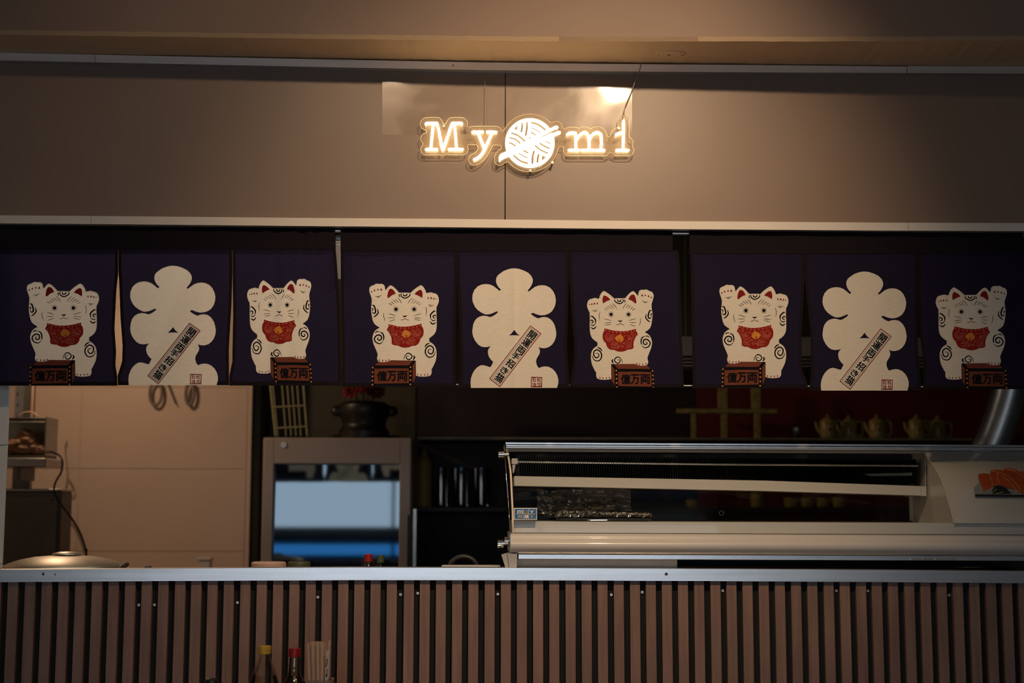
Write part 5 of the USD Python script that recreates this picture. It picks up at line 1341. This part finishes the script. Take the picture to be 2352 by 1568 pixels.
# ------------------------------------------------------------------ fridge and what stands on it
FY = 2.40
f0, f1 = pix(604, 1003.5, FY), pix(946, 1003.5, FY)
zt_ = f0[2]
fr = thing('glass_door_fridge', 'grey upright fridge with a glass door mirroring the street', 'fridge', ((f0[0] + f1[0]) / 2, FY + 0.3, 0))
obj('cabinet', bx((f0[0], FY + 0.045, 0.02), (f1[0], FY + 0.60, zt_), 0.006), FRIDGE_GREY, fr)
g0, g1 = pix(629.5, 1065, FY), pix(918, 1065, FY)
dx1 = pix(944, 1100, FY)[0]
zg0 = g0[2]
zb0 = 0.25
frame = cat_([bx((f0[0] + 0.002, FY, 0.06), (g0[0], FY + 0.04, zt_ - 0.002), 0.004), bx((g1[0], FY, 0.06), (dx1, FY + 0.04, zt_ - 0.002), 0.004), bx((g0[0] - 0.003, FY, zg0), (g1[0] + 0.003, FY + 0.04, zt_ - 0.002), 0.004), bx((g0[0] - 0.003, FY, 0.06), (g1[0] + 0.003, FY + 0.04, zb0), 0.004)])
door = obj('door', frame, FRIDGE_GREY, fr)
# the pane leans back a little in its frame
lean = math.tan(math.radians(1.75))
pv = np.array([(g0[0], FY + 0.012 + 0, zb0), (g1[0], FY + 0.012, zb0), (g1[0], FY + 0.012 + 0, zg0), (g0[0], FY + 0.012, zg0)])
pv[:, 1] = FY + 0.036 + (pv[:, 2] - zg0) * lean
gl = trimesh.convex.convex_hull(np.vstack([pv, pv + [0, 0.004, 0]]))
obj('door_glass', trimesh.Trimesh(pv, [[0, 1, 2], [0, 2, 3]], process=False), DOOR_GLASS, door)
obj('door_lining', bx((g0[0], FY + 0.041, zb0), (g1[0], FY + 0.044, zg0)), BLACK_PLASTIC, fr)  # black sheet in place of the unlit fridge interior
c = pix(651.5, 1021, FY - 0.004)
lk = trimesh.creation.annulus(r_min=0.003, r_max=0.0115, height=0.004, sections=28)
lk.apply_transform(trimesh.transformations.rotation_matrix(math.pi / 2, [1, 0, 0]))
lk.apply_translation(c + [0, 0.002, 0])
lko = obj('lock', lk, SCREW, door)
obj('keyhole', disc_y(c + [0, 0.001, 0], 0.003, 0.002, 12), BLACK_PLASTIC, lko)
h0, h1 = pix(936, 1182, FY), pix(944.5, 1300, FY)
obj('handle_recess', bx((h0[0], FY - 0.0012, 0.6), (h1[0] + 0.004, FY + 0.001, h0[2])), BLACK_PLASTIC, door)
obj('handle_bar', bx((pix(948, 1182, FY)[0], FY + 0.01, 0.6), (pix(957, 1182, FY)[0], FY + 0.03, zz(1168, FY)), 0.002), ALU_DULL, fr)

rk = thing('wire_rack', 'leaning coated wire rack standing on top of the fridge', 'wire rack', pix(665, 1001, 2.72))
YR = 2.72
for xt, xb in ((621, 633), (627, 638), (648, 657), (660, 669), (671, 680), (683, 691), (697, 706)):
    obj('wire', tube(pixa([(xt - 8, 810), (xt, 885), (xb, 1000)], YR), 0.0045 if xt in (621, 697) else 0.003, 8), WIRE_WHITE, rk, smooth=60)
for y in (840, 933, 981):
    k_ = (y - 885) / 115 * 11
    obj('cross_wire', tube(pixa([(621 + k_, y + 2), (697 + k_ * 0.8, y - 2)], YR - 0.006), 0.003, 8), WIRE_WHITE, rk, smooth=60)

uc = pix(836, 1001, 2.70)
su = (2.70 - CAM[1]) / FPX
zu = lambda y: zz(y, 2.70)
ut = zt_ + 0.0005
un = thing('flower_urn', 'black two-handled urn of dark red flowers on top of the fridge', 'urn', (uc[0], 2.70, ut))
obj('body', lathe([(0.001, ut), (56 * su, ut), (58 * su, zu(992)), (50 * su, zu(982)), (49 * su, zu(972)), (56 * su, zu(958)), (60 * su, zu(945)), (58 * su, zu(932)), (50 * su, zu(926)), (44 * su, zu(924)), (44 * su, zu(930)), (0.001, zu(931))], (uc[0], 2.70, 0), 40), URN, un, smooth=40)
for sg in (-1, 1):
    m = trimesh.creation.icosphere(2, 1.0)
    m.vertices *= [15 * su, 10 * su, 13 * su]
    m.apply_translation([uc[0] + sg * 62 * su, 2.70, zu(945)])
    obj('handle', m, URN, un, smooth=True)
    m = trimesh.creation.icosphere(2, 1.0)
    m.vertices *= [16 * su, 12 * su, 6.5 * su]
    m.apply_translation([uc[0] + sg * 66 * su, 2.70, ut + 6.6 * su])
    obj('foot', m, URN, un, smooth=True)
rg = np.random.default_rng(11)
for kx in range(11):
    cx, cz_, cyy = uc[0] + rg.uniform(-42, 46) * su, zu(rg.uniform(858, 922)), 2.70 + rg.uniform(-0.05, 0.05)
    fl = []
    for ring, (nn, rr, tl) in enumerate(((5, 0.012, 1.1), (7, 0.022, 0.6), (8, 0.030, 0.2))):
        for j in range(nn):
            pt = trimesh.creation.icosphere(1, 1.0)
            pt.vertices *= [0.013, 0.011, 0.004]
            pt.apply_transform(trimesh.transformations.rotation_matrix(-tl, [0, 1, 0]))
            pt.apply_translation([rr, 0, 0.010 * tl])
            pt.apply_transform(trimesh.transformations.rotation_matrix(2 * math.pi * j / nn + ring, [0, 0, 1]))
            fl.append(pt)
    m = cat_(fl)
    m.apply_transform(trimesh.transformations.rotation_matrix(rg.uniform(0.3, 1.2), [1, rg.uniform(-0.6, 0.6), 0]))
    m.apply_translation([cx, cyy, cz_])
    obj('flower', m, RED_PETAL, un, smooth=True)
    obj('stem', tube([(cx, cyy, cz_), (uc[0] + (cx - uc[0]) * 0.3, 2.70, zu(930))], 0.002, 6), GREEN_CAP, un, smooth=60)

# ------------------------------------------------------------------ shelves on the dark red wall
WY = 2.95
ux0, ux1 = pix(958, 1005, WY)[0], pix(2235, 1008, WY)[0]
us_z = zz(1003.5, WY)
us = thing('wall_shelf', 'long dark shelf on the red wall carrying the teapots', 'shelf', ((ux0 + ux1) / 2, 3.1, us_z))
obj('board', bx((ux0, WY + 0.003, us_z - 0.018), (ux1, KB - 0.061, us_z), 0.002), DARK_WOOD, us)
obj('front_edge', bx((ux0, WY, us_z - 0.009), (ux1, WY + 0.003, us_z - 0.001)), WIRE_WHITE, us)
ls_z = zz(1164, WY)
ls = thing('wall_shelf', 'lower dark shelf on the red wall holding the glasses and cups', 'shelf', ((ux0 + ux1) / 2, 3.1, ls_z))
obj('board', bx((ux0 - 0.015, WY + 0.003, ls_z - 0.022), (ux1, KB - 0.061, ls_z), 0.002), DARK_WOOD, ls)
obj('post', bx((ux0 - 0.03, WY, 0), (ux0 - 0.016, KB - 0.061, us_z - 0.02), 0.002), DARK_STEEL, ls)

TY = 3.02
st = (TY - CAM[1]) / FPX
src = None
for px, lb, kb in ((1902, 'first ochre teapot from the left on the upper shelf', 1897), (1959, 'second ochre teapot from the left on the upper shelf', 1954), (2014.5, 'third ochre teapot from the left on the upper shelf, right of two touching ones', 2005), (2105.5, 'fourth ochre teapot, left one of the pair near the silver duct', 2106), (2165.5, 'fifth ochre teapot, nearest the silver duct on the upper shelf', 2160)):
    c = pix(px, 996, TY)
    loc = (c[0], TY + (0.07 if px in (1959, 2165.5) else 0.0), us_z + 0.0005)
    if src is None:
        src = thing('teapot', lb, 'teapot', loc, group='teapots on the upper shelf')
        O = np.array(loc)
        h_ = 44 * st
        w_ = 19 * st
        obj('body', lathe([(0.001, O[2]), (w_ * 0.86, O[2]), (w_ * 0.96, O[2] + h_ * 0.12), (w_, O[2] + h_ * 0.5), (w_ * 0.97, O[2] + h_ * 0.85), (w_ * 0.85, O[2] + h_ * 0.97), (w_ * 0.6, O[2] + h_)], (O[0], O[1], 0), 32), OLIVE_CERAMIC, src, smooth=40)
        ld = obj('lid', lathe([(w_ * 0.66, O[2] + h_ * 0.985), (w_ * 0.6, O[2] + h_ * 1.05), (w_ * 0.3, O[2] + h_ * 1.11), (0.001, O[2] + h_ * 1.13)], (O[0], O[1], 0), 32), OLIVE_CERAMIC, src, smooth=40)
        kn = trimesh.creation.icosphere(2, 4.2 * st)
        kn.apply_translation([O[0], O[1], O[2] + h_ * 1.19])
        obj('knob', kn, OLIVE_CERAMIC, ld, smooth=True)
        obj('handle', tube(smooth_line([(O[0] + w_ * 0.9, O[1], O[2] + h_ * 0.9), (O[0] + w_ * 1.45, O[1], O[2] + h_ * 0.93), (O[0] + w_ * 1.72, O[1], O[2] + h_ * 0.72), (O[0] + w_ * 1.66, O[1], O[2] + h_ * 0.3), (O[0] + w_ * 1.4, O[1], O[2] + h_ * 0.16), (O[0] + w_ * 0.92, O[1], O[2] + h_ * 0.2)], 6), 3.6 * st, 10), OLIVE_CERAMIC, src, smooth=60)
        sp_ = smooth_line([(O[0] - w_ * 0.9, O[1], O[2] + h_ * 0.35), (O[0] - w_ * 1.25, O[1], O[2] + h_ * 0.5), (O[0] - w_ * 1.5, O[1], O[2] + h_ * 0.85)], 6)
        obj('spout', tube(sp_, np.linspace(5.5, 2.8, len(sp_)) * st, 10), OLIVE_CERAMIC, src, smooth=60)
        ps = np.array([(w_ * 0.2 * math.cos(t), w_ * 0.2 * math.sin(t)) for t in np.linspace(0, 2 * math.pi, 16)[:-1]])
        pf = np.column_stack([O[0] + ps[:, 0], O[1] - np.sqrt(np.maximum(w_ ** 2 * 1.02 - ps[:, 0] ** 2, 0)), O[2] + h_ * 0.45 + ps[:, 1]])
        obj('painted_flower', trimesh.convex.convex_hull(np.vstack([pf, pf + [0, 0.002, 0]])), RED_CAP, src)
    else:
        copy(src, loc, lb)

rs = thing('wooden_rack', 'small ochre wooden rack of posts and a crossbar on the upper shelf', 'rack', pix(1668, 998, 3.06))
q0, q1 = pix(1556, 938, 3.05), pix(1786, 949, 3.05)
obj('crossbar', bx(np.minimum(q0, q1), np.maximum(q0, q1) + [0, 0.05, 0], 0.002), OLIVE_CERAMIC, rs)
for x0, x1, y0 in ((1588, 1599, 949), (1657, 1671, 949), (1733, 1747, 949)):
    q0, q1 = pix(x0, y0, 3.06), pix(x1, y0, 3.06)
    obj('post', bx((q0[0], 3.06, us_z + 0.0005), (q1[0], 3.085, q0[2]), 0.002), OLIVE_CERAMIC, rs)
for x0, x1 in ((1650, 1671), (1727, 1747)):
    q0, q1 = pix(x0, 938, 3.06), pix(x1, 880, 3.06)
    obj('post', bx((q0[0], 3.06, q0[2]), (q1[0], 3.08, q1[2]), 0.002), OLIVE_CERAMIC, rs)


def turned(name, label, cat, px, Y, z0, prof, mt, group=None, sides=28):
    c = pix(px, 1000, Y)
    s_ = (Y - CAM[1]) / FPX
    t_ = thing(name, label, cat, (c[0], Y, z0 + 0.0005), group=group)
    obj('body', lathe([(r * s_, z0 + 0.0005 + h_ * s_) for r, h_ in prof], (c[0], Y, 0), sides), mt, t_, smooth=40)
    return t_, c, s_


turned('small_cup', 'small glass cup catching two glints left of the teapots', 'cup', 1829, 3.02, us_z, [(0.01, 0), (11, 0), (13, 10), (13.5, 26), (12.5, 26), (12, 10), (10, 2), (0.01, 2)], CUP_GLASS)
t_, c, s_ = turned('squeeze_bottle', 'ochre squeeze bottle with pointed nozzle on the lower shelf by the fridge', 'squeeze bottle', 974.5, 3.02, ls_z, [(0.01, 0), (17, 0), (18, 3), (18, 100), (16, 108), (10, 115), (0.01, 116)], SQUEEZE)
obj('nozzle', lathe([(9 * s_, ls_z + 112 * s_), (7 * s_, ls_z + 120 * s_), (2.2 * s_, ls_z + 136 * s_), (0.0004, ls_z + 137 * s_)], (c[0], 3.02, 0), 24), SQUEEZE, t_, smooth=40)
for px, lb in ((1014, 'tall drinking glass next to the squeeze bottle on the lower shelf'), (1060, 'middle one of the tall drinking glasses on the lower shelf'), (1106, 'tall drinking glass nearest the display case on the lower shelf')):
    turned('tall_glass', lb, 'glass', px, 3.02, ls_z, [(0.01, 0), (17, 0), (18.5, 4), (20, 88), (19, 88), (17.5, 5), (0.01, 4)], CUP_GLASS, group='tall glasses on the lower shelf')
for px, k_, w in ((1813, 0, 'first'), (1849, 0, 'second'), (1884.5, 0, 'third'), (1921.5, 0, 'fourth')):
    t_, c, s_ = turned('tea_cup', 'ochre tea cup on the lower shelf seen through the case, %s from the left' % w, 'cup', px, 3.02, ls_z, [(0.01, 0), (12, 0), (15.5, 4), (16, 22), (14.5, 22), (14, 5), (0.01, 3)], OLIVE_CERAMIC, group='tea cups on the lower shelf')
for px, h_, w in ((1736, 34, 'taller ochre jar on the lower shelf seen through the case'), (1588, 18, 'short ochre bowl on the lower shelf seen through the case')):
    turned('ochre_jar', w, 'jar', px, 3.02, ls_z, [(0.01, 0), (12, 0), (15, 5), (15, h_ - 4), (11, h_), (0.01, h_)], OLIVE_CERAMIC)

# extractor hood and duct behind the right-hand curtain
hx0, hx1 = pix(1500, 800, 0.80)[0], 2.15
hd = thing('extractor_hood', 'kitchen extractor hood with a pale front band glimpsed through the curtain slits', 'extractor hood', ((hx0 + hx1) / 2, 1.0, zz(846, 0.80)))
obj('hood_body', bx((hx0, 0.812, zz(846, 0.80)), (hx1, 1.45, 2.30), 0.004), KITCHEN_DARK, hd)
obj('pale_band', bx((hx0, 0.80, zz(815, 0.80)), (hx1, 0.812, zz(770, 0.80)), 0.003), CASE_WHITE, hd)
for y in (822, 830, 838):
    obj('filter_rib', bx((hx0, 0.802, zz(y + 2.5, 0.80)), (hx1, 0.812, zz(y - 2.5, 0.80)), 0.002), STEEL, hd)
cd_ = pixa([(1573.5, 545), (1574, 680), (1575.5, 806)], 0.79)
obj('pull_cord', tube(cd_, 0.0012, 6), WIRE_WHITE, label='thin cord hanging in the gap between the middle and right curtains', cat='cord')
dpath = smooth_line(pixa([(2326, 852), (2320, 890), (2310, 930), (2297, 970), (2282, 1010), (2264, 1050), (2250, 1110), (2248, 1240), (2248, 1420)], 0.72), 26)
rr = 0.050 + 0.0022 * np.cos(np.arange(len(dpath)) * math.pi)
obj('flexible_duct', tube(dpath, rr, 28, False), DUCT, label='ribbed silver flexible duct curving down behind the display case', cat='duct', smooth=True)

# ------------------------------------------------------------------ table with condiments in front of the bar
TZ = 0.75
tb_ = thing('dining_table', 'wooden dining table pushed up to the slatted bar', 'table', (-0.55, -0.45, 0))
obj('table_top', bx((-1.15, -0.85, TZ - 0.03), (0.05, -0.12, TZ), 0.004), TABLE_WOOD, tb_)
for x in (-1.10, -0.04):
    for y in (-0.80, -0.21):
        obj('leg', bx((x, y, 0), (x + 0.05, y + 0.05, TZ - 0.03), 0.003), TABLE_WOOD, tb_)


def bottle(name, label, px, Y, rows, mt, capmt, caprows, liquid, lmt):
    c = pix(px, 1500, Y)
    s_ = (Y - CAM[1]) / FPX
    t_ = thing(name, label, 'bottle', (c[0], Y, TZ))
    pr = [(r * s_, zz(y, Y)) for r, y in rows]
    zb__ = TZ + 0.0006
    body = [(0.0005, zb__), (rows[-1][0] * s_ * 0.93, zb__), (rows[-1][0] * s_, zb__ + 0.006)] + pr[::-1]
    obj('glass_body', lathe(body, (c[0], Y, 0), 40), mt, t_, smooth=40)
    obj('cap', lathe([(r * s_, zz(y, Y)) for r, y in caprows], (c[0], Y, 0), 40), capmt, t_, smooth=35)
    lq = [(0.0005, zb__ + 0.002), (rows[-1][0] * s_ * 0.9, zb__ + 0.002)] + [((r - 1.4) * s_, zz(y, Y)) for r, y in rows[::-1] if y >= liquid] + [(0.0005, zz([y for r, y in rows if y >= liquid][0], Y))]
    obj('liquid', lathe(lq, (c[0], Y, 0), 40), lmt, t_, smooth=40)
    return t_


b1 = bottle('oil_bottle', 'clear bottle with a yellow cap on the table in front of the slats', 608, -0.40, [(11, 1500), (12.3, 1502), (12.5, 1508), (15.5, 1517), (22, 1531), (28, 1549), (33, 1567), (36, 1585), (37, 1610)], BOTTLE_GLASS, YELLOW_CAP,
            [(0.01, 1500), (13.6, 1500.5), (14, 1499), (14.2, 1495.5), (13.9, 1495), (14.4, 1494), (14.8, 1484.5), (14.2, 1482.6), (12.5, 1482.2), (0.01, 1482.2)], 1548, OIL)
b2 = bottle('soy_sauce_bottle', 'narrow dark glass bottle with a red cap beside the chopsticks', 677, -0.40, [(10.5, 1507), (11.5, 1509), (11.5, 1520), (12.5, 1538), (15, 1550), (21, 1560), (27, 1570), (30, 1585), (31, 1610)], GREEN_GLASS, RED_CAP,
            [(0.01, 1507), (13.2, 1507), (13.6, 1505), (13.6, 1490), (13.0, 1488), (0.01, 1488)], 1545, SOY)
s = (-0.40 - CAM[1]) / FPX
hc0, hc1 = pix(702, 1563, -0.43), pix(762, 1563, -0.43)
hd_ = thing('chopstick_holder', 'square pinkish wooden holder full of chopsticks at the bottom of the picture', 'holder', ((hc0[0] + hc1[0]) / 2, -0.40, TZ))
zh = zz(1562.5, -0.43)
hy0, hy1 = -0.43, -0.37
wall = 0.004
obj('box', cat_([bx((hc0[0], hy0, TZ + 0.0005), (hc1[0], hy0 + wall, zh), 0.001), bx((hc0[0], hy1 - wall, TZ + 0.0005), (hc1[0], hy1, zh), 0.001), bx((hc0[0], hy0 + wall, TZ + 0.0005), (hc0[0] + wall, hy1 - wall, zh), 0.001), bx((hc1[0] - wall, hy0 + wall, TZ + 0.0005), (hc1[0], hy1 - wall, zh), 0.001), bx((hc0[0] + wall, hy0 + wall, TZ + 0.0005), (hc1[0] - wall, hy1 - wall, TZ + 0.005))]), TABLE_WOOD, hd_)
stk = [(708, 711, 1476, -0.418), (714.5, 717, 1475, -0.405), (719, 721, 1473, -0.417), (725.5, 727, 1473, -0.404), (730, 731, 1472.5, -0.416), (736, 736, 1473, -0.405), (741, 740, 1474, -0.417), (746.5, 744, 1475, -0.404), (757, 750, 1471, -0.400)]
for k, (xt, xb, yt, Y) in enumerate(stk):
    a, b = pix(xt, yt, Y), pix(xb, 1563, Y)
    bot = a + (b - a) * ((a[2] - TZ - 0.006) / (a[2] - b[2]))
    d = 0.0031
    v = np.vstack([[a + np.array(o) for o in ((-d, -d * 0.8, 0), (d, -d * 0.8, 0), (d, d * 0.8, 0), (-d, d * 0.8, 0))], [bot + np.array(o) * 0.75 for o in ((-d, -d * 0.8, 0), (d, -d * 0.8, 0), (d, d * 0.8, 0), (-d, d * 0.8, 0))]])
    obj('chopstick', trimesh.convex.convex_hull(v), PALE_WOOD, label='pale wooden chopstick in the holder, %s' % (['leftmost of all'] + ['number %s from the left' % w for w in ('two', 'three', 'four', 'five', 'six', 'seven', 'eight')] + ['leaning out at the right edge behind the paper sleeve'])[k], cat='chopstick', group='chopsticks in the wooden holder')
pv_ = pixa([(749, 1495), (757.5, 1490), (754.5, 1563), (746.5, 1563)], -0.419)
sl_ = thing('paper_sleeve', 'white paper chopstick sleeve with black brush marks in the holder', 'paper sleeve', pv_.mean(0))
bt = pv_.copy()
bt[2:] = bt[:2][::-1] + (bt[2:] - bt[:2][::-1]) * ((bt[0][2] - TZ - 0.008) / (bt[0][2] - bt[2][2]))
obj('sleeve', trimesh.convex.convex_hull(np.vstack([bt, bt + [0, 0.004, 0]])), PAPER, sl_)
for pts in ([(751.5, 1513), (750.8, 1521), (749, 1530)], [(752, 1537), (751, 1541)], [(751.5, 1545), (749, 1550)], [(750, 1548), (751, 1552), (749, 1553)]):
    obj('brush_mark', tube(pixa(smooth_line(pts, 4), -0.4195), 0.0011, 6), BLACK_PLASTIC, sl_, smooth=60)
pm = pix(486, 1555.5, -0.42)
sm = (-0.42 - CAM[1]) / FPX
mill = thing('pepper_mill', 'black rounded pepper mill top at the bottom edge left of the bottles', 'pepper mill', (pm[0], -0.42, TZ))
obj('mill', lathe([(0.0005, TZ + 0.0005), (18 * sm, TZ + 0.0005), (18.5 * sm, TZ + 0.02), (14 * sm, TZ + 0.06), (17 * sm, zz(1575, -0.42)), (17.5 * sm, zz(1568, -0.42)), (14 * sm, zz(1560, -0.42)), (8 * sm, zz(1556.5, -0.42)), (0.0005, zz(1555.5, -0.42))], (pm[0], -0.42, 0), 36), BLACK_PLASTIC, mill, smooth=50)

# ------------------------------------------------------------------ the lamps of the place
for k, (p, t, w_, c_) in enumerate(SPOTS):
    sp__ = thing('ceiling_spotlight', 'black ceiling spotlight aimed at the hatch, the %s one' % ('left', 'right')[k], 'spotlight', (p[0], p[1], 3.1))
    obj('canopy', lathe([(0.001, 3.085), (0.05, 3.085), (0.05, 3.0995), (0.001, 3.0995)], (p[0], p[1], 0), 28), BLACK_PLASTIC, sp__, smooth=40)
    obj('head', lathe([(0.066, p[2] + 0.03), (0.07, p[2] + 0.05), (0.06, p[2] + 0.09), (0.02, p[2] + 0.12), (0.001, p[2] + 0.12)], (p[0], p[1], 0), 28), BLACK_PLASTIC, sp__, smooth=40)
    obj('stem', tube([(p[0], p[1], p[2] + 0.12), (p[0], p[1], 3.086)], 0.008, 10), BLACK_PLASTIC, sp__, smooth=60)
kp_ = KITCHEN_POS
klp = thing('kitchen_lamp', 'small kitchen lamp hidden behind the left curtain', 'lamp', (kp_[0], kp_[1], kp_[2]))
obj('shade', lathe([(0.10, kp_[2] + 0.05), (0.06, kp_[2] + 0.11), (0.012, kp_[2] + 0.13), (0.001, kp_[2] + 0.13)], (kp_[0], kp_[1], 0), 28), BLACK_PLASTIC, klp, smooth=40)
obj('stem', tube([(kp_[0], kp_[1], kp_[2] + 0.13), (kp_[0], kp_[1], kz - 0.001)], 0.006, 8), BLACK_PLASTIC, klp, smooth=60)
sl2 = thing('strip_lamp', 'hooded strip lamp behind the curtains inside the hatch', 'lamp', (-0.72, 0.47, 2.30))
obj('housing', bx((-1.40, 0.455, 2.28), (-0.04, 0.53, 2.36), 0.004), DARK_STEEL, sl2)
obj('hood', bx((-1.40, 0.40, 2.335), (-0.04, 0.455, 2.345)), DARK_STEEL, sl2)
for x in (-1.3, -0.2):
    obj('hanger', bx((x, 0.48, 2.36), (x + 0.02, 0.50, kz - 0.001)), DARK_STEEL, sl2)
